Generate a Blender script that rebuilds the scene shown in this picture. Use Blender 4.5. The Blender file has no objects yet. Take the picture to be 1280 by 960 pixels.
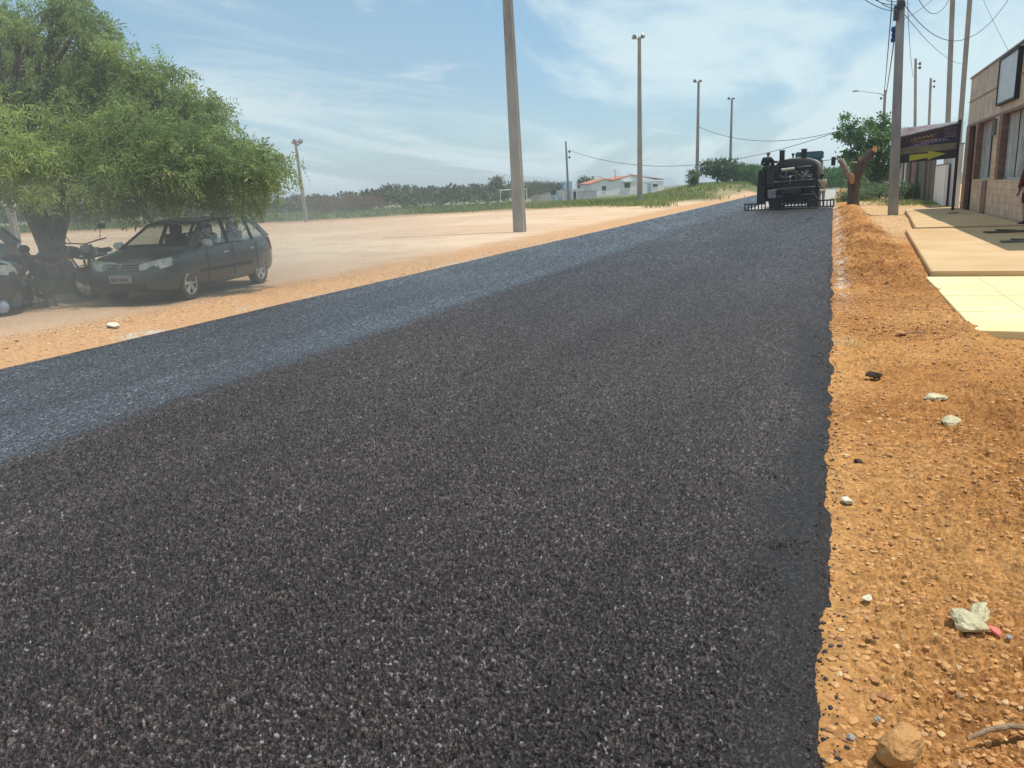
import bpy, bmesh, math, random
import numpy as np
from mathutils import Vector, Matrix, Euler, noise as mnoise
rnd = random.Random(7)
rs = np.random.RandomState(11)
sc = bpy.context.scene
col = sc.collection
R = math.radians
PI = math.pi

# ------------------------------------------------------------------ camera
F = 980.0; HC = 1.6; ROLL = -0.048
YAW, PITCH = R(22.3105), R(13.7284)
fw = np.array([-math.sin(YAW)*math.cos(PITCH), math.cos(YAW)*math.cos(PITCH), -math.sin(PITCH)])
r0 = np.array([math.cos(YAW), math.sin(YAW), 0.0]); u0 = np.cross(r0, fw)
cR = math.cos(ROLL)*r0 + math.sin(ROLL)*u0
cU = -math.sin(ROLL)*r0 + math.cos(ROLL)*u0
CAM = np.array([0, 0, HC])
def G(px, py, z=0.0):
    d = fw + cR*(px-640)/F + cU*(480-py)/F
    return CAM + d*((z-HC)/d[2])
def at(px, py, depth):
    return CAM + depth*(fw + cR*(px-640)/F + cU*(480-py)/F)
def gx(px, depth, z=0.0):
    """point at height z seen at column px at a given distance"""
    lo, hi = -2000, 3000
    for _ in range(60):
        m = (lo+hi)/2
        if at(px, m, depth)[2] > z: lo = m
        else: hi = m
    return at(px, (lo+hi)/2, depth)
cam_d = bpy.data.cameras.new('camera'); cam = bpy.data.objects.new('camera', cam_d); col.objects.link(cam)
cam.matrix_world = Matrix(((cR[0], cU[0], -fw[0], 0), (cR[1], cU[1], -fw[1], 0), (cR[2], cU[2], -fw[2], HC), (0, 0, 0, 1)))
cam_d.sensor_width = 36; cam_d.lens = 36*F/1280; cam_d.clip_end = 6000; cam_d.clip_start = .05
sc.camera = cam

# ------------------------------------------------------------------ materials
def nodes(name):
    m = bpy.data.materials.new(name); m.use_nodes = True
    nt = m.node_tree; b = nt.nodes['Principled BSDF']
    return m, nt, b
def mat(name, c1, c2=None, rough=.7, scale=6, bump=0.0, bscale=None, metal=0.0, spec=.4, stretch=(1,1,1), coat=0.0, detail=6, dirt=None):
    m, nt, b = nodes(name)
    N, L = nt.nodes, nt.links
    tc = N.new('ShaderNodeTexCoord'); mp = N.new('ShaderNodeMapping'); mp.inputs['Scale'].default_value = stretch
    L.new(tc.outputs['Object'], mp.inputs[0])
    no = N.new('ShaderNodeTexNoise'); no.inputs['Scale'].default_value = scale; no.inputs['Detail'].default_value = detail
    L.new(mp.outputs[0], no.inputs['Vector'])
    rp = N.new('ShaderNodeValToRGB'); rp.color_ramp.elements[0].position = .35; rp.color_ramp.elements[1].position = .65
    c2 = c2 or tuple(x*.8 for x in c1)
    rp.color_ramp.elements[0].color = (*c2, 1); rp.color_ramp.elements[1].color = (*c1, 1)
    L.new(no.outputs[0], rp.inputs[0])
    out = rp.outputs[0]
    if dirt:
        n2 = N.new('ShaderNodeTexNoise'); n2.inputs['Scale'].default_value = scale*.37; n2.inputs['Detail'].default_value = 8
        L.new(tc.outputs['Object'], n2.inputs['Vector'])
        r2 = N.new('ShaderNodeValToRGB'); r2.color_ramp.elements[0].position = .45; r2.color_ramp.elements[1].position = .72
        r2.color_ramp.elements[1].color = (.75, .75, .75, 1)
        L.new(n2.outputs[0], r2.inputs[0])
        mx = N.new('ShaderNodeMixRGB'); mx.inputs[2].default_value = (*dirt, 1)
        L.new(r2.outputs[0], mx.inputs[0]); L.new(out, mx.inputs[1]); out = mx.outputs[0]
    L.new(out, b.inputs['Base Color'])
    b.inputs['Roughness'].default_value = rough; b.inputs['Metallic'].default_value = metal
    b.inputs['Specular IOR Level'].default_value = spec
    if coat: b.inputs['Coat Weight'].default_value = coat
    if bump:
        n3 = N.new('ShaderNodeTexNoise'); n3.inputs['Scale'].default_value = bscale or scale*4; n3.inputs['Detail'].default_value = 8
        L.new(mp.outputs[0], n3.inputs['Vector'])
        bp = N.new('ShaderNodeBump'); bp.inputs['Strength'].default_value = bump; bp.inputs['Distance'].default_value = .02
        L.new(n3.outputs[0], bp.inputs['Height']); L.new(bp.outputs[0], b.inputs['Normal'])
    return m
def leafmat(name, ca, cb, cc, trans=.35, rough=.45):
    m, nt, b = nodes(name); N, L = nt.nodes, nt.links
    a = N.new('ShaderNodeAttribute'); a.attribute_name = 'rnd'
    rp = N.new('ShaderNodeValToRGB'); e = rp.color_ramp.elements
    e[0].color = (*ca, 1); e[1].color = (*cc, 1); x = e.new(.5); x.color = (*cb, 1)
    L.new(a.outputs['Fac'], rp.inputs[0]); L.new(rp.outputs[0], b.inputs['Base Color'])
    b.inputs['Roughness'].default_value = rough; b.inputs['Specular IOR Level'].default_value = .5
    t = N.new('ShaderNodeBsdfTranslucent'); hs = N.new('ShaderNodeHueSaturation'); hs.inputs['Value'].default_value = 1.6
    L.new(rp.outputs[0], hs.inputs['Color']); L.new(hs.outputs[0], t.inputs[0])
    mx = N.new('ShaderNodeMixShader'); mx.inputs[0].default_value = trans
    L.new(b.outputs[0], mx.inputs[1]); L.new(t.outputs[0], mx.inputs[2])
    L.new(mx.outputs[0], nt.nodes['Material Output'].inputs[0])
    return m
def glassmat(name, tint=(.5, .55, .55), rough=.02, alpha=.35):
    m, nt, b = nodes(name); N, L = nt.nodes, nt.links
    b.inputs['Base Color'].default_value = (.02, .025, .03, 1); b.inputs['Roughness'].default_value = rough
    t = N.new('ShaderNodeBsdfTransparent'); t.inputs[0].default_value = (*tint, 1)
    g = N.new('ShaderNodeBsdfGlossy'); g.inputs['Roughness'].default_value = rough
    lw = N.new('ShaderNodeLayerWeight'); pw = N.new('ShaderNodeMath'); pw.operation = 'POWER'; pw.inputs[1].default_value = 3; L.new(lw.outputs['Facing'], pw.inputs[0]); ma = N.new('ShaderNodeMath'); ma.operation = 'MULTIPLY_ADD'; ma.inputs[1].default_value = .6; ma.inputs[2].default_value = .04; L.new(pw.outputs[0], ma.inputs[0])
    mx = N.new('ShaderNodeMixShader'); L.new(ma.outputs[0], mx.inputs[0]); L.new(t.outputs[0], mx.inputs[1]); L.new(g.outputs[0], mx.inputs[2])
    L.new(mx.outputs[0], nt.nodes['Material Output'].inputs[0])
    return m
M = {}
M['concrete'] = mat('concrete', (.34, .32, .29), (.25, .235, .215), .85, 3, .4, 40, stretch=(1, 1, .3))
M['concrete_dark'] = mat('concrete_dark', (.2, .19, .18), (.13, .125, .12), .9, 3, .4, 40)
M['slab'] = mat('slab', (.60, .42, .23), (.50, .33, .165), .9, .7, .5, 60, dirt=(.50, .29, .12))
M['tile'] = mat('tile', (.76, .65, .36), (.70, .57, .28), .7, .9, .3, 60, dirt=(.66, .48, .25))
M['grout'] = mat('grout', (.62, .52, .30), rough=.9)
M['bark'] = mat('bark', (.12, .095, .07), (.06, .048, .037), .95, 9, .9, 14, stretch=(1, 1, .25))
M['bark2'] = mat('bark2', (.12, .085, .06), (.055, .04, .03), .95, 9, .9, 14, stretch=(1, 1, .25))
M['cutwood'] = mat('cutwood', (.55, .27, .11), (.38, .17, .07), .85, 14, .5, 40)
M['barkpale'] = mat('barkpale', (.33, .25, .18), (.2, .14, .1), .9, 10, .7, 20)
M['wood'] = mat('wood', (.16, .12, .09), (.09, .065, .05), .9, 8, .5, 30, stretch=(1, 1, .15))
M['carpaint'] = mat('carpaint', (.018, .036, .040), (.014, .030, .034), .28, 3, spec=.5, coat=.6, dirt=(.05, .048, .04))
M['silver'] = mat('silver', (.2, .23, .26), (.17, .2, .23), .32, 3, metal=.4, coat=.5, dirt=(.2, .18, .15))
M['navy'] = mat('navy', (.015, .02, .028), (.012, .016, .022), .22, 3, coat=.8, dirt=(.04, .04, .038))
M['blackplastic'] = mat('blackplastic', (.02, .02, .02), (.012, .012, .012), .6, 20)
M['rubber'] = mat('rubber', (.025, .024, .022), (.045, .04, .034), .9, 12, .3, 60)
M['alloy'] = mat('alloy', (.5, .49, .46), (.4, .39, .36), .45, 10, metal=.5)
M['chrome'] = mat('chrome', (.8, .8, .82), (.72, .72, .74), .12, 10, metal=1)
M['mirrorcap'] = mat('mirrorcap', (.75, .77, .8), (.65, .68, .72), .2, 8, metal=.6)
M['lens'] = mat('lens', (.34, .36, .33), (.22, .24, .22), .15, 18, spec=.8, coat=.6)
M['amber'] = mat('amber', (.8, .35, .08), (.6, .25, .05), .25, 18)
M['redlens'] = mat('redlens', (.45, .05, .03), (.3, .03, .02), .2, 18, coat=.6)
M['plate'] = mat('plate', (.26, .26, .25), (.2, .2, .2), .5, 20)
M['interior'] = mat('interior', (.03, .03, .03), (.02, .02, .02), .8, 9)
M['glass'] = glassmat('glass', (.88, .92, .9))
M['tar'] = mat('tar', (.022, .021, .022), (.01, .01, .011), .55, 5, .5, 20, dirt=(.06, .05, .042))
M['tartank'] = mat('tartank', (.014, .014, .016), (.008, .008, .009), .6, 3, .2, 20, dirt=(.035, .03, .027))
M['cream'] = mat('cream', (.5, .46, .36), (.35, .31, .24), .6, 12)
M['teal'] = mat('teal', (.04, .13, .16), (.03, .1, .13), .4, 5)
M['greymetal'] = mat('greymetal', (.3, .31, .32), (.16, .165, .17), .55, 12, metal=.3)
M['steel'] = mat('steel', (.22, .22, .22), (.12, .12, .12), .5, 12, metal=.5)
M['white'] = mat('white', (.82, .81, .78), (.74, .73, .7), .8, 1.2)
M['offwhite'] = mat('offwhite', (.6, .6, .58), (.45, .45, .43), .85, .8, dirt=(.4, .36, .3))
M['paleblue'] = mat('paleblue', (.3, .42, .52), (.25, .36, .45), .6, 2)
M['rooftile'] = mat('rooftile', (.52, .22, .11), (.36, .15, .08), .85, 3, .6, 20, stretch=(1, 6, 1))
M['darkwin'] = mat('darkwin', (.05, .06, .07), (.03, .035, .04), .2, 3)
M['tarp'] = mat('tarp', (.02, .05, .22), (.012, .03, .14), .5, 14)
M['wire'] = mat('wire', (.03, .03, .032), rough=.6)
M['insul'] = mat('insul', (.05, .045, .045), rough=.4)
M['rock'] = mat('rock', (.6, .53, .33), (.42, .36, .22), .95, 9, .8, 50)
M['rockorange'] = mat('rockorange', (.52, .29, .11), (.38, .19, .065), .95, 7, .9, 45)
M['rockdark'] = mat('rockdark', (.06, .035, .02), (.03, .02, .015), .9, 15, .8, 60)
M['rockwhite'] = mat('rockwhite', (.72, .66, .52), (.5, .44, .32), .9, 15, .6, 60)
M['rockgrey'] = mat('rockgrey', (.33, .31, .29), (.22, .2, .19), .7, 15, .6, 60)
M['pink'] = mat('pink', (.75, .2, .15), (.6, .13, .1), .7, 15, .3)
M['stick'] = mat('stick', (.3, .21, .13), (.2, .13, .08), .9, 20, .6, 60)
M['skin'] = mat('skin', (.16, .085, .055), (.13, .07, .045), .6, 6)
M['hair'] = mat('hair', (.012, .01, .009), rough=.8)
M['eye'] = mat('eye', (.5, .5, .48), (.02, .02, .02), .3, 40)
M['bluebag'] = mat('bluebag', (.36, .42, .55), (.3, .35, .46), .5, 6, .5, 12)
def cloth(n, c): M[n] = mat(n, c, tuple(x*.75 for x in c), .9, 9, .3, 18); return M[n]
for n, c in dict(shirt_dark=(.03, .03, .035), jeans=(.05, .07, .11), olive=(.11, .13, .05), shirt_grey=(.14, .15, .18), beige=(.42, .35, .25),
                 pale=(.42, .4, .36), maroon=(.14, .015, .02), floral=(.45, .25, .25), cap=(.1, .1, .11), glove=(.7, .7, .68), work=(.025, .028, .04)).items(): cloth(n, c)
M['neem'] = leafmat('neem', (.095, .145, .045), (.175, .245, .075), (.34, .40, .12), .55)
M['leafdark'] = leafmat('leafdark', (.02, .055, .018), (.04, .09, .025), (.07, .13, .03), .35)
M['leafmid'] = leafmat('leafmid', (.04, .075, .025), (.07, .115, .035), (.11, .15, .045), .35)
M['leafscrub'] = leafmat('leafscrub', (.055, .08, .045), (.085, .105, .058), (.14, .135, .075), .35)
M['leafdry'] = leafmat('leafdry', (.16, .11, .07), (.2, .13, .08), (.12, .11, .05), .3)
M['leafstreet'] = leafmat('leafstreet', (.05, .11, .03), (.085, .165, .045), (.15, .24, .06), .4)
M['corn'] = leafmat('corn', (.04, .1, .025), (.07, .16, .04), (.13, .22, .07), .4)
M['grass'] = leafmat('grass', (.08, .14, .035), (.15, .20, .055), (.26, .26, .09), .4, .6)
M['bush'] = leafmat('bush', (.06, .11, .04), (.11, .17, .07), (.2, .26, .12), .35)

# facade cladding
def cladmat(name, ca, cb, bw, bh, horizontal=True, mortar=(.2, .13, .09), axes=(1, 2)):
    m, nt, b = nodes(name); N, L = nt.nodes, nt.links
    tc = N.new('ShaderNodeTexCoord'); sp = N.new('ShaderNodeSeparateXYZ'); cb_ = N.new('ShaderNodeCombineXYZ')
    L.new(tc.outputs['Object'], sp.inputs[0]); L.new(sp.outputs[axes[0]], cb_.inputs[0]); L.new(sp.outputs[axes[1]], cb_.inputs[1])
    br = N.new('ShaderNodeTexBrick'); br.inputs['Color1'].default_value = (*ca, 1); br.inputs['Color2'].default_value = (*cb, 1)
    br.inputs['Mortar'].default_value = (*mortar, 1); br.inputs['Scale'].default_value = 1
    br.inputs['Brick Width'].default_value = bw; br.inputs['Row Height'].default_value = bh; br.inputs['Mortar Size'].default_value = .008
    br.offset = .5 if horizontal else 0
    L.new(cb_.outputs[0], br.inputs['Vector'])
    no = N.new('ShaderNodeTexNoise'); no.inputs['Scale'].default_value = 2.2; no.inputs['Detail'].default_value = 8
    L.new(tc.outputs['Object'], no.inputs[0])
    rp = N.new('ShaderNodeValToRGB'); rp.color_ramp.elements[0].color = (.6, .6, .6, 1); rp.color_ramp.elements[0].position = .3; rp.color_ramp.elements[1].position = .7
    L.new(no.outputs[0], rp.inputs[0])
    mx = N.new('ShaderNodeMixRGB'); mx.blend_type = 'MULTIPLY'; mx.inputs[0].default_value = .9
    L.new(br.outputs[0], mx.inputs[1]); L.new(rp.outputs[0], mx.inputs[2]); L.new(mx.outputs[0], b.inputs['Base Color'])
    bp = N.new('ShaderNodeBump'); bp.inputs['Strength'].default_value = .5; bp.inputs['Distance'].default_value = .01; bp.invert = True
    L.new(br.outputs['Fac'], bp.inputs['Height']); L.new(bp.outputs[0], b.inputs['Normal'])
    b.inputs['Roughness'].default_value = .6
    return m
M['clad'] = cladmat('clad', (.78, .55, .37), (.70, .48, .315), 1.3, .2, mortar=(.5, .34, .22))
M['cladtop'] = cladmat('cladtop', (.74, .55, .39), (.62, .45, .31), .32, 1.1, False, (.4, .28, .19))
M['brickdark'] = cladmat('brickdark', (.33, .17, .11), (.24, .12, .08), .3, .12)
M['redbrick'] = cladmat('redbrick', (.36, .09, .06), (.2, .11, .08), .2, .09, mortar=(.3, .26, .22))
M['blind'] = cladmat('blind', (.68, .68, .64), (.52, .53, .51), .09, 5, False, (.2, .2, .2))

# ------------------------------------------------------------------ mesh builder
class MB:
    def __init__(s): s.v = []; s.f = []
    def add(s, vs, fs):
        o = len(s.v); s.v += [tuple(map(float, v)) for v in vs]; s.f += [tuple(i+o for i in f) for f in fs]
    def box(s, c, d, rot=None, taper=1.0, bev=0.0):
        hx, hy, hz = d[0]/2, d[1]/2, d[2]/2
        vs = []
        for z, t in ((-hz, 1), (hz, taper)):
            for x, y in ((-hx, -hy), (hx, -hy), (hx, hy), (-hx, hy)): vs.append(Vector((x*t, y*t, z)))
        if rot is not None:
            e = rot if isinstance(rot, Matrix) else Euler(rot).to_matrix()
            vs = [e @ v for v in vs]
        c = Vector(c)
        s.add([v+c for v in vs], [(0, 3, 2, 1), (4, 5, 6, 7), (0, 1, 5, 4), (1, 2, 6, 5), (2, 3, 7, 6), (3, 0, 4, 7)])
        return s
    def tube(s, pts, rad, n=8, cap=True):
        pts = [Vector(p) for p in pts]
        if not hasattr(rad, '__len__'): rad = [rad]*len(pts)
        o = len(s.v); prev = None
        for i, p in enumerate(pts):
            t = (pts[min(i+1, len(pts)-1)]-pts[max(i-1, 0)]).normalized()
            if prev is None: a = t.orthogonal().normalized()
            else: a = (prev - t*prev.dot(t)).normalized()
            prev = a; b = t.cross(a)
            for k in range(n):
                q = p+(a*math.cos(2*PI*k/n)+b*math.sin(2*PI*k/n))*rad[i]; s.v.append(tuple(q))
        for i in range(len(pts)-1):
            for k in range(n):
                k2 = (k+1) % n; s.f.append((o+i*n+k, o+i*n+k2, o+(i+1)*n+k2, o+(i+1)*n+k))
        if cap:
            s.f.append(tuple(o+k for k in reversed(range(n)))); s.f.append(tuple(o+(len(pts)-1)*n+k for k in range(n)))
        return s
    def lathe(s, c, axis, prof, n=24):
        """prof: list of (radius, offset along axis)"""
        ax = Vector(axis).normalized(); a = ax.orthogonal().normalized(); b = ax.cross(a); c = Vector(c); o = len(s.v)
        for r_, h in prof:
            for k in range(n): s.v.append(tuple(c+ax*h+(a*math.cos(2*PI*k/n)+b*math.sin(2*PI*k/n))*max(r_, 1e-4)))
        for i in range(len(prof)-1):
            for k in range(n):
                k2 = (k+1) % n; s.f.append((o+i*n+k, o+i*n+k2, o+(i+1)*n+k2, o+(i+1)*n+k))
        return s
    def torus(s, c, axis, R_, r_, n=28, m=10):
        prof = [(R_+r_*math.cos(2*PI*i/m), r_*math.sin(2*PI*i/m)) for i in range(m+1)]
        return s.lathe(c, axis, prof, n)
    def ball(s, c, r_, n=14, m=9):
        if not hasattr(r_, '__len__'): r_ = (r_, r_, r_)
        o = len(s.v)
        for i in range(m+1):
            th = PI*i/m
            for k in range(n):
                ph = 2*PI*k/n
                s.v.append((c[0]+r_[0]*math.sin(th)*math.cos(ph), c[1]+r_[1]*math.sin(th)*math.sin(ph), c[2]+r_[2]*math.cos(th)))
        for i in range(m):
            for k in range(n):
                k2 = (k+1) % n; s.f.append((o+i*n+k, o+(i+1)*n+k, o+(i+1)*n+k2, o+i*n+k2))
        return s
    def prism(s, poly, off):
        """poly: list of 3d points; extruded by vector off"""
        n = len(poly); off = Vector(off); p = [Vector(q) for q in poly]
        s.add(p+[q+off for q in p], [tuple(range(n))[::-1], tuple(range(n, 2*n))]+[(i, (i+1) % n, n+(i+1) % n, n+i) for i in range(n)])
        return s
    def build(s, name, m, parent=None, smooth=False, bev=0.0, fixn=True):
        me = bpy.data.meshes.new(name); me.from_pydata(s.v, [], s.f); me.update()
        if fixn or bev:
            bm = bmesh.new(); bm.from_mesh(me)
            bmesh.ops.remove_doubles(bm, verts=bm.verts, dist=1e-5)
            if bev:
                es = [e for e in bm.edges if len(e.link_faces) == 2 and e.calc_face_angle(0) > .6]
                bmesh.ops.bevel(bm, geom=es, offset=bev, segments=2, affect='EDGES', clamp_overlap=True)
            bmesh.ops.recalc_face_normals(bm, faces=bm.faces); bm.to_mesh(me); bm.free()
        me.materials.append(M[m] if isinstance(m, str) else m)
        if smooth:
            me.polygons.foreach_set('use_smooth', [True]*len(me.polygons))
            me.set_sharp_from_angle(angle=R(42)) if hasattr(me, 'set_sharp_from_angle') else None
        o = bpy.data.objects.new(name, me); col.objects.link(o)
        if parent is not None: o.parent = parent
        return o
def tag(o, label=None, cat=None, group=None, kind=None):
    if label: o['label'] = label
    if cat: o['category'] = cat
    if group: o['group'] = group
    if kind: o['kind'] = kind
    return o
def empty(name, loc=(0, 0, 0), rz=0.0, label=None, cat=None, group=None):
    o = bpy.data.objects.new(name, None); o.empty_display_size = .2; col.objects.link(o)
    o.location = tuple(map(float, loc)); o.rotation_euler = (0, 0, rz); tag(o, label, cat, group); return o
def copy_tree(o, parent=None):
    c = o.copy(); col.objects.link(c)
    if parent is not None: c.parent = parent
    for ch in list(o.children): copy_tree(ch, c)
    return c
def npmesh(name, V, Q, m, attrs=None, smooth=False, parent=None):
    """V (n,3) float, Q (k,4) int"""
    me = bpy.data.meshes.new(name)
    V = np.ascontiguousarray(V, np.float32); Q = np.ascontiguousarray(Q, np.int32); k = Q.shape[1]
    me.vertices.add(len(V)); me.vertices.foreach_set('co', V.ravel())
    me.loops.add(Q.size); me.loops.foreach_set('vertex_index', Q.ravel())
    me.polygons.add(len(Q)); me.polygons.foreach_set('loop_start', np.arange(0, Q.size, k, dtype=np.int32))
    me.update(calc_edges=True)
    me.polygons.foreach_set('use_smooth', np.full(len(Q), smooth))
    for an, (dom, typ, arr) in (attrs or {}).items():
        a = me.attributes.new(an, typ, dom)
        a.data.foreach_set('color' if typ == 'FLOAT_COLOR' else 'value', np.ascontiguousarray(arr, np.float32).ravel())
    me.materials.append(M[m] if isinstance(m, str) else m)
    o = bpy.data.objects.new(name, me); col.objects.link(o)
    if parent is not None: o.parent = parent
    return o

# ------------------------------------------------------------------ noise
def hsh(ix, iy, s):
    h = (ix.astype(np.int64)*374761393 + iy.astype(np.int64)*668265263 + s*1442695041) & 0xffffffff
    h = ((h ^ (h >> 13))*1274126177) & 0xffffffff
    h = ((h ^ (h >> 16))*2246822519) & 0xffffffff
    return ((h ^ (h >> 15)) & 0xffffff)/float(0xffffff)
def vn(x, y, s=0):
    ix, iy = np.floor(x), np.floor(y); fx, fy = x-ix, y-iy
    fx = fx*fx*(3-2*fx); fy = fy*fy*(3-2*fy)
    a, b, c, d = hsh(ix, iy, s), hsh(ix+1, iy, s), hsh(ix, iy+1, s), hsh(ix+1, iy+1, s)
    return (a*(1-fx)+b*fx)*(1-fy)+(c*(1-fx)+d*fx)*fy
def fbm(x, y, s=0, o=4):
    t = 0; a = .5
    for i in range(o): t = t+a*(vn(x, y, s+i)-.5); x = x*2.03+3.7; y = y*2.03+1.3; a *= .5
    return t
def worley(x, y, cell, s=0):
    """faceted stone height 0..1 and cell random"""
    x = x/cell; y = y/cell; ix, iy = np.floor(x), np.floor(y)
    best = np.full(x.shape, -9.0); rid = np.zeros(x.shape)
    for dx in (-1, 0, 1):
        for dy in (-1, 0, 1):
            cx, cy = ix+dx, iy+dy
            px = cx+hsh(cx, cy, s); py = cy+hsh(cx, cy, s+1)
            r_ = hsh(cx, cy, s+2); ang = hsh(cx, cy, s+3)*6.283
            ex, ey = x-px, y-py
            d = np.sqrt((ex*np.cos(ang)+ey*np.sin(ang))**2+((-ex*np.sin(ang)+ey*np.cos(ang))*1.35)**2)
            size = .45+.4*r_
            h = np.minimum((size-d)*2.2, .55+.3*r_+(ex*np.cos(ang*3)+ey*np.sin(ang*3))*.55)
            b = h > best; best = np.where(b, h, best); rid = np.where(b, hsh(cx, cy, s+4), rid)
    return np.clip(best, 0, None), rid
def sst(a, b, x):
    t = np.clip((x-a)/(b-a), 0, 1); return t*t*(3-2*t)

# ------------------------------------------------------------------ terrain
def bend(Y): return np.where(Y > 48, .00016*(np.clip(Y, 48, 200)-48)**2, 0)
def base_h(X, Y):
    X = np.asarray(X, float); Y = np.asarray(Y, float)
    h = np.zeros(np.broadcast(X, Y).shape)
    # grassy bank on the far left side of the road
    u = (Y-62)*.75 + (X+9)*.0
    azr = np.arctan2(-X, np.maximum(Y, 1.)); bd = sst(.25, .14, azr)
    bank = sst(66, 112, Y+(-X-9)*.28)*1.25*sst(-9.2, -12.5, X)*bd
    bank = bank - 1.3*sst(98, 150, np.hypot(X, Y))*(1-bd)*(Y > 0)
    h = h+bank
    # left shoulder mound
    h = h+.07*np.exp(-((X+9.1)/.45)**2)*sst(2, 4, Y)*sst(17, 9, Y)
    # far field edge bank
    d = -X*.55-Y*.0
    h = h+.35*np.exp(-(((X+46)+(Y-50)*-.55)/4.0)**2)*sst(20, 30, Y)*0
    # right verge rises to the sidewalk, heap along the road edge
    rise = sst(.15, 1.3, X)
    h = h+.05*rise
    w = fbm(X*.8+7, Y*.8, 31, 3)
    heap = np.exp(-((X-.72-.25*w)/.40)**2)*sst(13, 26, Y)*sst(46, 42, Y)
    h = h+heap*(.16+.2*w+.10*np.exp(-((Y-33)/6)**2))
    return h
def ground_z(x, y): return float(base_h(np.array([x]), np.array([y]))[0])
def polar(r1, rmax, dth, k1, k2, rswitch, az0=-74., az1=30.):
    th = np.arange(R(az0), R(az1), dth)
    r_ = [r1]
    while r_[-1] < rmax: r_.append(r_[-1]*(1+(k1 if r_[-1] < rswitch else k1+(k2-k1)*min(1, (r_[-1]-rswitch)/(2.5*rswitch)))))
    r_ = np.array(r_)
    RR, TT = np.meshgrid(r_, th, indexing='ij')
    return RR*np.sin(TT), RR*np.cos(TT)
def gridfaces(n, m):
    i = np.arange(n-1)[:, None]; j = np.arange(m-1)[None, :]
    a = i*m+j
    return np.stack([a, a+m, a+m+1, a+1], -1).reshape(-1, 4)
def compact(V, Q, keep, attrs):
    Q = Q[keep]; used = np.zeros(len(V), bool); used[Q.ravel()] = True
    idx = np.cumsum(used)-1
    return V[used], idx[Q], [a[used] for a in attrs]

def edge_wob(Y): return .075+.06*fbm(Y*1.1, Y*0+2.2, 5, 4)+.05*fbm(Y*7., Y*0+1, 6, 3)
def edge_wobL(Y): return .5*fbm(Y*.25, Y*0+9.2, 15, 3)+.12*fbm(Y*5., Y*0+3, 16, 3)
# ---- ground
def ground_surface(X, Y, fine=True):
    h = base_h(X, Y)
    rr = np.hypot(X, Y)
    right = sst(-.3, .25, X)
    left = sst(-8.0, -8.5, X)
    flat = sst(1.3, 1.6, X)*sst(8.2, 8.6, Y)
    h = h+right*(.12*fbm(X*1.6, Y*1.6, 41, 5)*sst(34, 12, rr)+.045*fbm(X*6, Y*6, 43, 4))*sst(5.5, 4., X)*(1-flat)-.06*flat*sst(13.6, 13.2, Y)
    cid = np.zeros(X.shape)
    if fine:
        w1, i1 = worley(X, Y, .09, 61); w2, i2 = worley(X, Y, .035, 71); w3, i3 = worley(X, Y, .018, 81)
        dens = sst(-.12, .12, fbm(X*.9+4, Y*.9, 51, 4))
        m1 = (i1 > .74)*dens
        m2 = (i2 > .35)*(.25+.75*dens)*(.4+.6*i2)
        nearw = right*sst(.02, .3, X)
        w0, i0 = worley(X, Y, .16, 65)
        bermy = sst(10, 14, Y)*sst(50, 44, Y)*sst(1.7, 1.1, X)
        h = h+nearw*(w1*m1*.028+w2*m2*.020+w3*(i3 > .3)*.013+w0*(i0 > .62)*bermy*.07+w1*bermy*.03)
        h = h+left*(w1*(i1 > .93)*.02+w2*(i2 > .8)*.010)*sst(-13, -9.5, X)*sst(40, 20, rr)
        h = h+left*.02*fbm(X*3, Y*3, 47, 4)+.11*(vn(X*2.2, Y*2.2, 49)*.5+fbm(X*5, Y*5, 48, 4))*sst(-8.5, -8.9, X)*sst(-10.6, -9.6, X)*sst(30, 12, Y)
        cid = np.clip(.5+(i2-.75)*(w2 > .1)*(i2 > .5)*1.6+.35*(i3-.5), 0, 1)
    # hidden under the asphalt
    under = sst(.0, -.35, X-edge_wob(Y)-bend(Y))*sst(-8.45, -8.0, X)
    h = h*(1-under)-.05*under
    return h, cid
def field_edge(az): return np.interp(az, [-90, -60, -52, -36, -21.5, -10], [110, 96, 85, 70.5, 76, 90])
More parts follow.
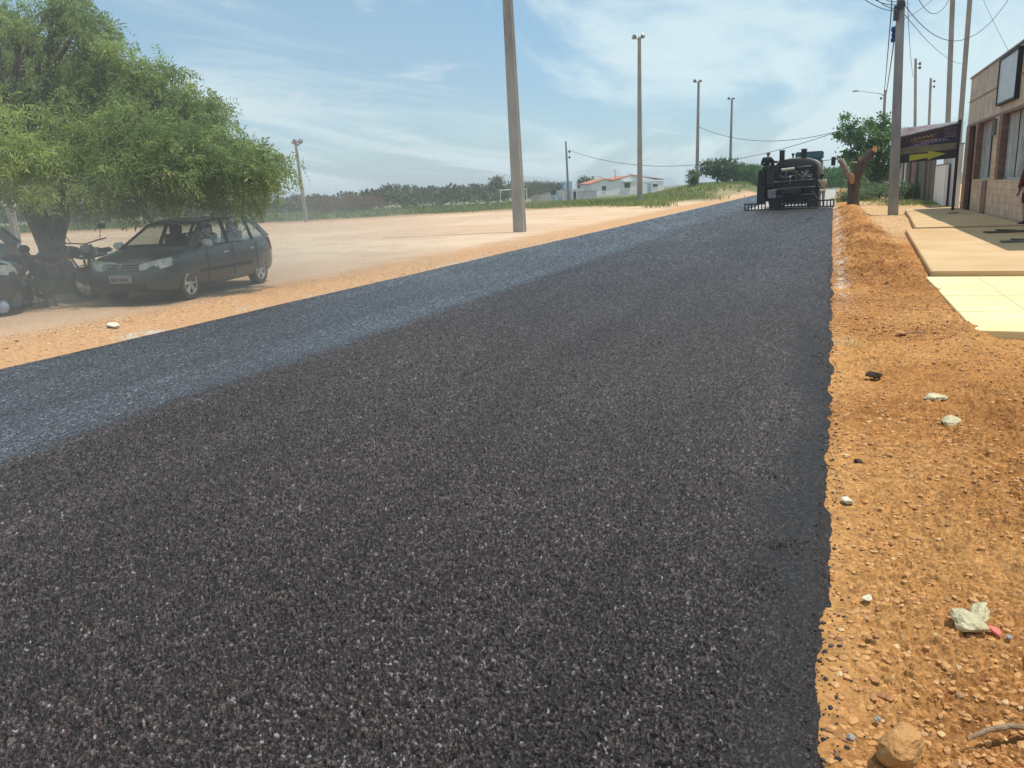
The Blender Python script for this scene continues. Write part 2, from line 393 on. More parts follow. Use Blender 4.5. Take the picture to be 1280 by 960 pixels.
def ground_color(X, Y, cid):
    C = np.zeros(X.shape+(3,))
    def mixin(c, w):
        nonlocal C
        C = C*(1-w[..., None])+np.array(c)*w[..., None]
    C[:] = (.62, .435, .295)
    n1 = fbm(X*.12, Y*.12, 91, 5); n2 = fbm(X*.9, Y*.9, 92, 5); n3 = fbm(X*6, Y*6, 93, 3)
    mixin((.70, .54, .38), sst(-.05, .2, n1)); mixin((.52, .36, .215), sst(0, .25, n2)*.5)
    # orange shoulder by the asphalt, pale chips at its edge
    w = sst(-11.2, -9.6, X+.5*n2*2)*sst(-8.0, -8.1, X)*sst(150, 60, Y)
    mixin((.52, .30, .15), w*.85)
    w = np.exp(-((X+8.36+.7*fbm(Y*.9, Y*0, 12, 4))/.15)**2)*sst(-.08, .12, n3)*sst(-.05, .12, n2)*sst(40, 15, Y)
    mixin((.52, .48, .43), w)
    # right verge
    w = sst(-.4, .1, X)
    mixin((.45, .215, .072), w)
    mixin((.55, .295, .11), w*sst(-.02, .2, n2)*.8)
    mixin((.30, .13, .042), w*sst(.0, .22, -n2+n3*.4)*.7)
    g = w*sst(.06, .2, fbm(X*.7+3, Y*.7, 95, 4))
    mixin((.50, .36, .19), g*.6*sst(11, 8, Y))
    mixin((.6, .5, .42), w*np.exp(-((X-.12-edge_wob(Y))/.1)**2)*sst(9, 14, Y)*sst(-.1, .15, n3)*.9)
    sand = sst(1.05, 1.5, X+.5*n2)*sst(19, 25, Y)
    mixin((.58, .40, .22), sand*.8)
    C = C*(1+(.75*(cid-.5)*w)[..., None])
    # soil under the grass bank and beyond the field
    g = sst(66, 80, Y+(-X-9)*.22)*sst(-9.6, -10.8, X)
    mixin((.2, .19, .09), g*.8)
    far = sst(108, 116, np.hypot(X, Y))
    mixin((.16, .17, .08), far)
    az = np.degrees(np.arctan2(X, Y)); rb = field_edge(az); rr = np.hypot(X, Y); lf = sst(-15, -20, az)
    mixin((.46, .27, .15), lf*sst(-7, -4, rr-rb+3*n2)*.8)
    mixin((.19, .19, .09), lf*sst(0, 2, rr-rb)*.85)
    rut = lf*0+sst(.12, .3, np.abs(fbm(X*.06+Y*.02, Y*.5-X*.25, 98, 4)))*sst(-9.5, -12, X)
    mixin((.50, .35, .22), rut*.35)
    lit = sst(.22, .3, fbm(X*1.7, Y*1.7, 99, 4))*sst(-9.5, -12, X)
    mixin((.38, .26, .16), lit*.4)
    return np.clip(C, 0, 1)
gm, gnt, gb = nodes('soil'); N, L = gnt.nodes, gnt.links
ga = N.new('ShaderNodeAttribute'); ga.attribute_name = 'col'
gp = N.new('ShaderNodeNewGeometry'); gn = N.new('ShaderNodeTexNoise'); gn.inputs['Scale'].default_value = 22; gn.inputs['Detail'].default_value = 10; gn.inputs['Roughness'].default_value = .7
L.new(gp.outputs['Position'], gn.inputs['Vector'])
gr = N.new('ShaderNodeValToRGB'); gr.color_ramp.elements[0].position = .3; gr.color_ramp.elements[0].color = (.62, .58, .54, 1); gr.color_ramp.elements[1].position = .7; gr.color_ramp.elements[1].color = (1.15, 1.14, 1.12, 1)
L.new(gn.outputs[0], gr.inputs[0])
gx_ = N.new('ShaderNodeMixRGB'); gx_.blend_type = 'MULTIPLY'; gx_.inputs[0].default_value = 1
L.new(ga.outputs['Color'], gx_.inputs[1]); L.new(gr.outputs[0], gx_.inputs[2]); L.new(gx_.outputs[0], gb.inputs['Base Color'])
gbp = N.new('ShaderNodeBump'); gbp.inputs['Strength'].default_value = .8; gbp.inputs['Distance'].default_value = .012
gn2 = N.new('ShaderNodeTexNoise'); gn2.inputs['Scale'].default_value = 130; gn2.inputs['Detail'].default_value = 10; gn2.inputs['Roughness'].default_value = .75
L.new(gp.outputs['Position'], gn2.inputs['Vector']); L.new(gn2.outputs[0], gbp.inputs['Height']); L.new(gbp.outputs[0], gb.inputs['Normal'])
gb.inputs['Roughness'].default_value = .95; gb.inputs['Specular IOR Level'].default_value = .15

def add_ground():
    parts = []
    # fine sector in front, coarser elsewhere
    for az0, az1, dth, k1, k2, rs_ in ((-74., -6., .0022, .0065, .025, 45), (-6., 30., .0012, .0023, .02, 40)):
        X, Y = polar(1.25, 950, dth, k1, k2, rs_, az0, az1)
        n, m = X.shape
        X[:, -1] = np.hypot(X[:, -1], Y[:, -1])*math.sin(R(az1)); Y[:, -1] = np.sqrt(np.maximum(0, np.hypot(X[:, 0], Y[:, 0])**2-X[:, -1]**2))
        h, cid = ground_surface(X, Y); C = ground_color(X, Y, cid)
        V = np.stack([X, Y, h], -1).reshape(-1, 3); Q = gridfaces(n, m)
        # drop the fine cells buried below the asphalt
        fx = X[:-1, :-1].ravel(); fy = Y[:-1, :-1].ravel()
        keep = ~((fx > -7.6) & (fx < -.55) & (fy < 44))
        V, Q, (Cc,) = compact(V, Q, keep, [C.reshape(-1, 3)])
        parts.append((V, Q, Cc))
    th = np.linspace(R(30), R(286), 90); r_ = np.geomspace(.05, 950, 70)
    for t_, rr_ in ((th, r_), (np.linspace(R(-74), R(30), 40), np.linspace(.02, 1.28, 14))):
        RR, TT = np.meshgrid(rr_, t_, indexing='ij'); X, Y = RR*np.sin(TT), RR*np.cos(TT)
        h, cid = ground_surface(X, Y, False); C = ground_color(X, Y, cid+.5)
        parts.append((np.stack([X, Y, h-.004], -1).reshape(-1, 3), gridfaces(*X.shape), C.reshape(-1, 3)))
    o = 0; Vs, Qs, Cs = [], [], []
    for V, Q, C in parts: Vs.append(V); Qs.append(Q+o); Cs.append(C); o += len(V)
    C = np.concatenate(Cs); C4 = np.concatenate([C, np.ones((len(C), 1))], 1)
    ob = npmesh('ground', np.concatenate(Vs), np.concatenate(Qs), gm, {'col': ('POINT', 'FLOAT_COLOR', C4)}, smooth=False)
    tag(ob, 'sandy orange earth of the verge and the pale open field', kind='structure')
add_ground()

# ---- fresh asphalt
am, ant, ab = nodes('fresh_asphalt'); N, L = ant.nodes, ant.links
aa = N.new('ShaderNodeAttribute'); aa.attribute_name = 'sid'; al = N.new('ShaderNodeAttribute'); al.attribute_name = 'lane'
ar = N.new('ShaderNodeValToRGB'); e = ar.color_ramp.elements
e[0].position = 0.06; e[0].color = (.006, .005, .005, 1); e[1].position = 1; e[1].color = (.27, .26, .29, 1); x = e.new(.55); x.color = (.048, .035, .032, 1); x = e.new(.85); x.color = (.11, .085, .08, 1)  # dark end is painted crevice shade, bluish bright end painted glints
L.new(aa.outputs['Fac'], ar.inputs[0])
ar2 = N.new('ShaderNodeValToRGB'); e = ar2.color_ramp.elements
e[0].color = (.012, .013, .016, 1); e[1].color = (.30, .31, .34, 1); x = e.new(.6); x.color = (.075, .082, .098, 1)  # rolled lane: bright end paints glints into the stone colour
L.new(aa.outputs['Fac'], ar2.inputs[0])
amx = N.new('ShaderNodeMixRGB'); L.new(al.outputs['Fac'], amx.inputs[0]); L.new(ar.outputs[0], amx.inputs[1]); L.new(ar2.outputs[0], amx.inputs[2])
L.new(amx.outputs[0], ab.inputs['Base Color'])
rr_ = N.new('ShaderNodeMapRange'); rr_.inputs[1].default_value = 0; rr_.inputs[2].default_value = 1; rr_.inputs[3].default_value = .6; rr_.inputs[4].default_value = .2
L.new(aa.outputs['Fac'], rr_.inputs[0]); L.new(rr_.outputs[0], ab.inputs['Roughness'])
ap = N.new('ShaderNodeNewGeometry'); av = N.new('ShaderNodeTexVoronoi'); av.inputs['Scale'].default_value = 160
an_ = N.new('ShaderNodeTexNoise'); an_.inputs['Scale'].default_value = 260; an_.inputs['Detail'].default_value = 4
L.new(ap.outputs['Position'], av.inputs['Vector']); L.new(ap.outputs['Position'], an_.inputs['Vector'])
ad = N.new('ShaderNodeMath'); ad.operation = 'ADD'; L.new(av.outputs['Distance'], ad.inputs[0]); L.new(an_.outputs[0], ad.inputs[1])
abp = N.new('ShaderNodeBump'); abp.inputs['Strength'].default_value = .6; abp.inputs['Distance'].default_value = .004
L.new(ad.outputs[0], abp.inputs['Height']); L.new(abp.outputs[0], ab.inputs['Normal'])
ab.inputs['Specular IOR Level'].default_value = .36

SEAM = -5.02
def add_road():
    X, Y = polar(1.25, 135, .00125, .0021, .009, 9)
    n, m = X.shape
    ew, el = edge_wob(Y), edge_wobL(Y)*.35
    lane = sst(SEAM+.20, SEAM-.16, X+.22*fbm(Y*.4, Y*0, 22, 4)+.35*fbm(X*9, Y*9, 23, 3))
    w1, i1 = worley(X, Y, .0145, 101); w2, i2 = worley(X, Y, .009, 111); w3, i3 = worley(X, Y, .032, 121)
    # smooth tack strip at the right edge with scattered chips
    strip = .9*sst(-.34, -.08, X-.35*fbm(Y*.9, X*.9, 25, 4)*2.0)*sst(12, 6, Y)
    lump = sst(.04, .14, fbm(X*3.4, Y*2.4, 27, 4))
    den = 1-strip*(1-.25*(i1 > .80)-.4*(i1 > .6)*sst(-.12, .08, fbm(X*5, Y*3, 26, 3))-.9*lump)
    den = np.clip(den, 0, 1)
    wear = 1+.5*fbm(X*.7, Y*.35, 29, 5)
    hl = (.0115*w1*(i1 > .2)+.003*w2+.011*w3*(i3 > .78))*wear       # loose lane
    hc = .0055*w1+.002*w2                   # rolled lane
    w4, i4 = worley(X, Y, .028, 131); lumps = strip*lump
    h = (hl*(1-lane)+hc*lane)*den+lumps*w4*(i4 > .25)*.022
    prof = .035*(1-lane)+.02*lane+.004*fbm(X*.8, Y*.3, 28, 4)
    edge = sst(.07, -.10, X-ew-bend(Y))*sst(-8.42, -8.12, X-el)
    ragged = .012*fbm(X*22, Y*22, 33, 3)
    z = (prof+h+ragged*sst(-.5, 0, X))*edge+(1-edge)*-.05
    z = z+base_h(X*0-8.4, Y)*0
    track = 1+.22*fbm(X*2.6+.35*fbm(Y*.5, X, 36, 2), Y*.12, 35, 4)*2+.25*fbm(X*.8, Y*.5, 37, 4)*2
    sid = np.clip(track*(i1*.55+i3*.2+i2*.25)*(.65+.5*wear*.6)*(.55+.45*den)-.45*sst(.35, .0, w1)+.16*(i2 > .9)+.6*(i2 > .984)-.04, 0, 1)  # tone lowered in gaps as painted shade; rare cells raised as glints
    far = sst(6, 20, np.hypot(X, Y))
    sid = sid*(1-.15*far)*(1-.45*strip)
    V = np.stack([X, Y, z], -1).reshape(-1, 3); Q = gridfaces(n, m)
    fx = X[:-1, :-1].ravel(); fy = Y[:-1, :-1].ravel()
    ys = 45.2
    keep = (fx > -8.9) & (fx < .25+bend(fy)) & ~((fy > ys) & (fx > SEAM+.5))
    V, Q, (S, Ln) = compact(V, Q, keep, [sid.ravel(), lane.ravel()])
    # coarse apron behind and beneath the camera
    X2, Y2 = np.meshgrid(np.linspace(-8.3, 0, 24), np.linspace(-60, 1.6, 60), indexing='ij')
    V2 = np.stack([X2, Y2, X2*0+.022], -1).reshape(-1, 3); Q2 = gridfaces(*X2.shape)[:, ::-1]
    o = len(V)
    V = np.concatenate([V, V2]); Q = np.concatenate([Q, Q2+o]); S = np.concatenate([S, np.full(len(V2), .4)]); Ln = np.concatenate([Ln, (X2.ravel() < SEAM)*1.])
    ob = npmesh('road', V, Q, am, {'sid': ('POINT', 'FLOAT', S), 'lane': ('POINT', 'FLOAT', Ln)}, smooth=False)
    tag(ob, 'freshly laid black asphalt, loose on the right lane and rolled on the left', kind='structure')
    M['oldroad'] = mat('oldroad', (.40, .39, .36), (.27, .26, .24), .9, 1.5, .5, 30, dirt=(.42, .34, .25))
    ys_ = np.concatenate([np.arange(40, 200, 4.), [230, 260, 300]])
    Vr = []
    for y in ys_:
        b = float(bend(np.array(y)))
        for xx in (-8.3, -4., .12): Vr.append((xx+b, y, .006+.0*y))
    ob = npmesh('unpaved_road', np.array(Vr), gridfaces(len(ys_), 3)[:, ::-1], 'oldroad')
    tag(ob, 'pale grey primed roadbed ahead of the truck', kind='structure')
add_road()

# ------------------------------------------------------------------ sidewalk slabs
s = MB(); s.prism([(1.43, 13.35, 0), (4.64, 13.25, 0), (4.64, 23.8, 0), (1.86, 23.8, 0)], (0, 0, .15))
sw = s.build('sidewalk', 'slab', bev=.012); tag(sw, kind='structure')
s = MB(); s.prism([(2.1, 23.83, -.02), (4.64, 23.83, -.02), (4.64, 37.2, -.02), (2.75, 36.2, -.02), (2.45, 30, -.02)], (0, 0, .20)); s2 = s.build('sidewalk_slab', 'slab', bev=.012); tag(s2, kind='structure')
s = MB(); s.prism([(1.36, 8.7, -.05), (4.75, 8.5, -.05), (4.75, 13.3, -.05), (1.36, 13.3, -.05)], (0, 0, .125))
yp = s.build('tiled_pavement', 'tile', bev=.006); tag(yp, kind='structure')
s = MB()
for yy in (9.9, 11.2, 12.4): s.box((3.05, yy, .0765), (3.38, .010, .004))
for xx in (2.03, 2.9, 3.8): s.box((xx, 10.95, .0765), (.010, 4.6, .0046))
tag(s.build('pavement_joints', 'grout'), kind='structure')
s = MB(); s.box((2.9, 36.9, .03), (3.6, 1.0, .05)); 

# ------------------------------------------------------------------ shop building
FX, Y0, Y1, HT = 4.78, 17.2, 36.4, 5.0
def shop():
    t = empty('shop_building', (FX, Y0, 0), 0, 'shop clad in tan tiles with slatted windows and a blank sign frame', 'shop')
    def P(mb, name, m, **k): return mb.build(name, m, t, **k)
    Z0 = .08; zt = 3.28; zs = 1.28
    L_ = Y1-Y0
    w = MB(); w.box((3.15, L_/2, (HT-.05)/2), (5.7, L_-.04, HT-.05)); P(w, 'wall', 'offwhite')      # body behind the facade
    w = MB(); w.box((.1, L_/2, (zt+HT)/2), (.24, L_, HT-zt)); P(w, 'upper_facade', 'cladtop', bev=.01)
    w = MB(); w.box((.09, L_/2, zt-.03), (.26, L_+.02, .07)); w.box((.08, L_/2, (zt+HT)/2), (.25, L_, .03)); P(w, 'ledge', 'brickdark')
    w = MB(); w.box((.1, L_/2, HT+.02), (.34, L_+.06, .06)); P(w, 'coping', 'concrete')
    # openings measured from far corner: door, window group, large window...
    Y = lambda y: y-Y0
    def pier(a, b, m, z0=0., z1=zt-.068, x=.075):
        w = MB(); w.box((x, Y((a+b)/2), (z0+z1)/2), (.3-2*(x-.05) if False else .25, b-a, z1-z0)); return P(w, 'pier', m, bev=.008)
    pier(35.55, Y1-.01, 'brickdark')
    pier(33.65, 34.1, 'brickdark', zs)
    pier(29.6, 30.3, 'clad', zs); pier(29.05, 29.55, 'brickdark', zs, x=.07)
    pier(24.35, 24.95, 'clad', zs)
    pier(19.2, 19.8, 'clad', zs)
    w = MB(); w.box((.085, Y(26.6), zs/2), (.25, 34.1-19.2+.0, zs)); 
    P(w, 'lower_facade', 'clad', bev=.01)
    w = MB(); w.box((.06, Y(31.2), zs/2-.02), (.27, .85, zs-.04)); P(w, 'pilaster', 'brickdark')
    # door
    w = MB(); w.box((.19, Y(34.82), 1.62), (.06, 1.4, 3.1)); d = P(w, 'door', 'greymetal', bev=.01)
    w = MB(); w.box((.14, Y(34.15), 1.62), (.08, .08, 3.15)); w.box((.14, Y(35.5), 1.62), (.08, .08, 3.15)); P(w, 'door_frame', 'blackplastic')
    w = MB(); w.box((.12, Y(34.35), 1.1), (.05, .03, .2)); w.build('handle', 'chrome', d)
    # windows
    for a, b in ((30.35, 33.6), (24.98, 29.0), (19.85, 24.3)):
        w = MB(); w.box((.2, Y((a+b)/2), (zs+zt)/2), (.03, b-a, zt-zs-.1)); wi = P(w, 'window', 'blind')
        f = MB(); zm = (zs+zt)/2
        f.box((.15, Y((a+b)/2), zs+.03), (.12, b-a, .05)); f.box((.17, Y(a+.03), zm), (.08, .05, zt-zs-.12)); f.box((.17, Y(b-.03), zm), (.08, .05, zt-zs-.12))
        f.build('frame', 'mirrorcap', wi)
        k = 3 if b-a > 3.5 else 2
        for i in range(1, k): g = MB(); g.box((.175, Y(a+(b-a)*i/k), zm), (.05, .035, zt-zs-.12)); g.build('mullion', 'blackplastic', wi)
        g = MB(); nn = int((b-a)/.13)
        for i in range(nn): g.box((.185, Y(a+(i+.5)*(b-a)/nn), zm), (.03, .018, zt-zs-.14), rot=(0, 0, .7))
        g.build('slats', 'blind', wi)
    # blank sign frame
    w = MB(); w.box((-.07, Y(28.5), 4.2), (.1, 2.75, 1.35)); b_ = P(w, 'sign_panel', 'greypanel')
    w = MB()
    for zz in (3.54, 4.87): w.box((-.08, Y(28.5), zz), (.14, 2.85, .06))
    for yy in (27.1, 29.9): w.box((-.08, Y(yy), 4.2), (.14, .06, 1.3))
    w.build('sign_frame', 'blackplastic', b_)
    w = MB(); w.box((-.05, Y(30.05), 2.9), (.14, .3, .5)); w.tube([(-.02, Y(30.05), 2.65), (-.02, Y(30.05), zs)], .02); P(w, 'meter_box', 'concrete_dark')
M['greypanel'] = mat('greypanel', (.5, .53, .55), (.42, .45, .47), .35, 3)
shop()

# ------------------------------------------------------------------ poles
def fpole(name, loc, h, w0, w1, label, cat='pole', group=None, lean=(0, 0), m='concrete', notch=True):
    t = empty(name, loc, 0, label, cat, group)
    p = MB(); n = 6
    for i in range(n):
        z0, z1 = h*i/n, h*(i+1)/n
    def sec(z): k = z/h; return (w0+(w1-w0)*k)
    vs = []; fs = []
    rings = 8
    for i in range(rings):
        z = h*i/(rings-1); a = sec(z)/2; b = a*.72; ox, oy = lean[0]*z/h, lean[1]*z/h; fl = a*.62
        ring = [(-a, -b), (a, -b), (a, -b*.45), (fl, 0), (a, b*.45), (a, b), (-a, b), (-a, b*.45), (-fl, 0), (-a, -b*.45)]
        vs += [(x+ox, y+oy, z-.0) for x, y in ring]
    m_ = 10
    for i in range(rings-1):
        for k in range(m_): fs.append((i*m_+k, i*m_+(k+1) % m_, (i+1)*m_+(k+1) % m_, (i+1)*m_+k))
    fs.append(tuple(range(m_))[::-1]); fs.append(tuple((rings-1)*m_+k for k in range(m_)))
    p.add(vs, fs); p.build('shaft', m, t)
    return t
def floodlights(t, h, spread=.7):
    for sx, dx in ((-1, -.1), (1, .1)):
        b = MB(); b.tube([(0, 0, h-.25), (sx*spread*.6, 0, h+.0)], .035, 6); b.tube([(0, 0, h-.25), (0, 0, h+.1)], .04, 6); b.build('bracket', 'steel', t)
        l = MB(); l.box((sx*spread*.7, -.05, h+.12), (.34, .3, .32), rot=(.7, sx*.5, 0), taper=.7); lo = l.build('floodlight', 'steel', t, bev=.02)
        g = MB(); g.box((sx*spread*.7+sx*.07, -.16, h+.03), (.26, .03, .22), rot=(.7, sx*.5, 0)); g.build('lens', 'lens', lo)
labs = ['tall pale concrete pole nearest the road on the sandy field, top out of view',
        'floodlight pole with grass tuft at its foot, left of the house roofs end',
        'floodlight pole with leafy bush at its foot by the round dark tree',
        'farthest slim floodlight pole just left of the black truck']
for i, (px, dep, zt_) in enumerate(((650, 32.2, 0), (800, 72.4, 0), (871, 104, 0), (912, 127, 0))):
    p = gx(px, dep); z = ground_z(p[0], p[1])
    t = fpole('floodlight_pole', (p[0], p[1], z-.02), 14.3-z, .46, .26, labs[i], 'floodlight pole', 'floodlight poles along the field', lean=((-.15, .05, .1, .1)[i], 0))
    floodlights(t, 14.3-z, .55)
p = G(383, 277); t = fpole('floodlight_pole', (p[0], p[1], 0), 6.4, .3, .17, 'leaning floodlight pole at the far edge of the field by the big tree', 'floodlight pole', 'floodlight poles along the field', lean=(-.25, 0)); floodlights(t, 6.4, .42)
p = G(22, 303); t = fpole('concrete_post', (p[0], p[1], 0), 3.9, .42, .34, 'short concrete post behind the parked cars under the tree', 'post', lean=(-.15, 0))
# thin pole by the houses
p = gx(711, 118); tp = fpole('utility_pole', (p[0], p[1], ground_z(p[0], p[1])-.1), 9.2, .34, .2, 'slim utility pole in front of the small white gatehouse', 'utility pole', 'utility poles', lean=(-.2, 0))
for zz in (6.9, 7.7): b = MB(); b.ball((.3, 0, zz), (.14, .14, .2)); b.tube([(0, 0, zz), (.3, 0, zz)], .03, 6); b.build('insulator', 'insul', tp)
# right-hand poles
def upole(px, dep, h, w0, w1, label, lean=(0, 0), ins=(), z=0., side=1):
    p = gx(px, dep, z)
    t = fpole('utility_pole', (p[0], p[1], z), h, w0, w1, label, 'utility pole', 'utility poles', lean=lean)
    for zz in ins:
        k = MB(); x_ = side*(w1/2+.22)+lean[0]*zz/h; k.tube([(lean[0]*zz/h, 0, zz), (x_, 0, zz)], .02, 6)
        k.lathe((x_, 0, zz-.12), (0, 0, 1), [(0, 0), (.07, .02), (.1, .08), (.06, .12), (.1, .16), (.07, .22), (0, .24)], 10)
        k.build('insulator', 'insul', t)
    return t, p
big, pbig = upole(1116, 30.2, 9.5, .36, .24, 'big concrete utility pole holding the banner, blue bag high on it', lean=(-.26, 0), ins=(8.05,), z=.02)
k = MB(); k.tube([(-.34, -.12, 7.0), (-.34, -.12, 7.5)], .1, 8); k.tube([(-.2, -.2, 7.5), (-.2, .2, 7.5)], .15, 10); k.build('clamp', 'insul', big)
k = MB(); k.tube([(-.55, -.02, 8.1), (-.55, -.02, 8.5)], .09, 10); k.tube([(-.55, 0, 8.3), (-.2, 0, 8.3)], .03); k.build('splice_box', 'steel', big)
bag = MB(); 
for (dx, dz, r_) in ((0, 0, .13), (.08, .1, .12), (-.05, .2, .1), (.07, -.1, .11), (-.05, -.17, .09), (.04, .25, .08)): bag.ball((dx, 0, dz), (r_, .09, r_*1.15), 9, 6)
bp_ = at(1119, 44, 29.6); bo = bag.build('bundle', 'tarp', big); bo.location = (bp_[0]-pbig[0]-.02, bp_[1]-pbig[1]-.1, bp_[2]-.02); bo['label'] = 'crumpled blue plastic bundle tied to the pole'
lamp_t, plamp = upole(1100, 74, 9.1, .36, .2, 'pale street lamp pole beside the dense tree with a long arm', ins=(7.2, 8.4), side=-1, lean=(-.1, 0))
k = MB(); k.tube([(-.1, 0, 8.6), (-.6, -.1, 8.85), (-2.4, -.3, 9.2)], [.04, .035, .03], 6); a_ = k.build('lamp_arm', 'steel', lamp_t)
k = MB(); k.ball((-2.6, -.3, 9.2), (.32, .12, .08), 12, 7); k.build('lamp_head', 'greymetal', a_)
p1143, pp1143 = upole(1143, 63, 10.2, .24, .17, 'thin dark utility pole rising behind the banner, the taller one', ins=(9.5, 9.8), z=0, lean=(-.6, 0))
p1159, pp1159 = upole(1158, 78, 10.4, .26, .2, 'short utility pole with two insulators behind the banner', ins=(9.6, 10.1), z=0, lean=(-.35, 0))
p1187, pp1187 = upole(1181, 41, 12.6, .24, .2, 'slim utility pole just left of the shop corner', ins=(10.6, 11.0), lean=(-.5, 0))
p1207, pp1207 = upole(1193, 41.5, 12.6, .24, .2, 'slim utility pole half hidden behind the shop parapet', ins=(10.6, 11.0), lean=(-.1, 0))

# ------------------------------------------------------------------ banner sign
def banner():
    bl, br = np.array(at(1122, 204.5, 29.9)), np.array(at(1195, 197.5, 29.0)); zl, zr = at(1122, 172, 29.9)[2], at(1195, 154, 29.0)[2]
    t = empty('banner_sign', (bl[0], bl[1], 0), 0, 'dark banner with gold script and a yellow arrow between pole and shop', 'sign')
    d = br-bl; Lh = math.hypot(d[0], d[1]); t.rotation_euler = (0, 0, math.atan2(d[1], d[0]))
    def Z(u, v): b_ = bl[2]+(br[2]-bl[2])*u; t_ = zl+(zr-zl)*u; return b_+(t_-b_)*v
    def strip(name, uv, m, y=-.019, th=.004, parent=t):
        k = MB(); k.prism([(u*Lh, y, Z(u, v)) for u, v in uv], (0, -th, 0)); return k.build(name, m, parent)
    strip('panel', [(0, 0), (1, 0), (1, 1), (0, 1)], 'bannerdark', .015, .03)
    strip('upper_band', [(0.01, .97), (.99, .97), (.99, .62), (.5, .60), (.01, .74)], 'bannermaroon')
    strip('stripe', [(.01, .33), (.99, .26), (.99, .45), (.01, .58)], 'bannertan')
    strip('arrow', [(.2, .05), (.2, .27), (.52, .24), (.52, .32), (.82, .165), (.52, .03), (.52, .10)], 'arrowyellow')
    g = MB(); pts = []
    for i in range(90):
        u = i/89; uu = .2+u*.42+.013*math.cos(u*38); pts.append((uu*Lh, -.026, Z(uu, .80)+.055*math.sin(u*38+1.3)*(.7+.5*math.sin(u*9))))
    g.tube(pts, .013, 5); g.build('script_lettering', 'bannergold', t)
    g = MB(); g.tube([(.24*Lh, -.024, Z(.24, .70)), (.66*Lh, -.024, Z(.66, .66))], .011, 5); g.build('script_underline', 'bannergold', t)
    g = MB(); rr = random.Random(3)
    for v_, x0, x1 in ((.66, .38, .78), (.61, .26, .82), (.56, .2, .5)):
        x = x0
        while x < x1:
            w = rr.uniform(.03, .12); g.box((x*Lh+w/2, -.022, Z(x, v_-.06*(x-.2))), (w, .004, .026)); x += (w+rr.uniform(.02, .04))/Lh
    g.build('small_print', 'bannerlilac', t)
    g = MB()
    for i in range(5): g.box((Lh*.87, -.025, Z(.87, .9-.06*i)), (.42-.05*(i % 2), .004, .024))
    g.build('contact_lines', 'bannergrey', t)
    a, b = Z(0, 1), Z(1, 1)
    g = MB(); g.tube([(-.05, .0, a), (Lh+.05, 0, b)], .035, 8); g.build('top_rail', 'greymetal', t)
    g = MB(); g.prism([(0, .02, a+.01), (Lh, .02, b+.01), (Lh, .34, b+.06), (0, .34, a+.32)], (0, 0, .012)); g.build('awning_sheet', 'bannerback', t)
    g = MB(); g.box((.0, -.0, Z(0, .5)), (.06, .07, Z(0, 1)-Z(0, 0))); g.build('side_rail', 'blackplastic', t)
    g = MB(); g.box((Lh+.03, 0, (b+.1)/2), (.1, .12, b+.1)); g.build('post', 'blackplastic', t)
    g = MB(); g.ball((-.08, -.03, a), .045, 8, 6); g.build('rail_cap', 'white', t)
M['bannerdark'] = mat('bannerdark', (.02, .016, .03), (.014, .011, .022), .5, 4)
M['bannermaroon'] = mat('bannermaroon', (.06, .022, .02), (.02, .012, .02), .5, 3)
M['bannertan'] = mat('bannertan', (.2, .17, .09), (.15, .12, .08), .5, 3)
M['arrowyellow'] = mat('arrowyellow', (.42, .42, .03), (.36, .37, .03), .5, 3)
M['bannergold'] = mat('bannergold', (.42, .25, .1), (.33, .19, .08), .5, 3)
M['bannerlilac'] = mat('bannerlilac', (.4, .32, .5), (.3, .24, .4), .5, 3)
M['bannergrey'] = mat('bannergrey', (.16, .14, .17), (.12, .1, .13), .5, 3)
M['bannerback'] = mat('bannerback', (.3, .28, .32), (.18, .12, .12), .5, 2)
banner()

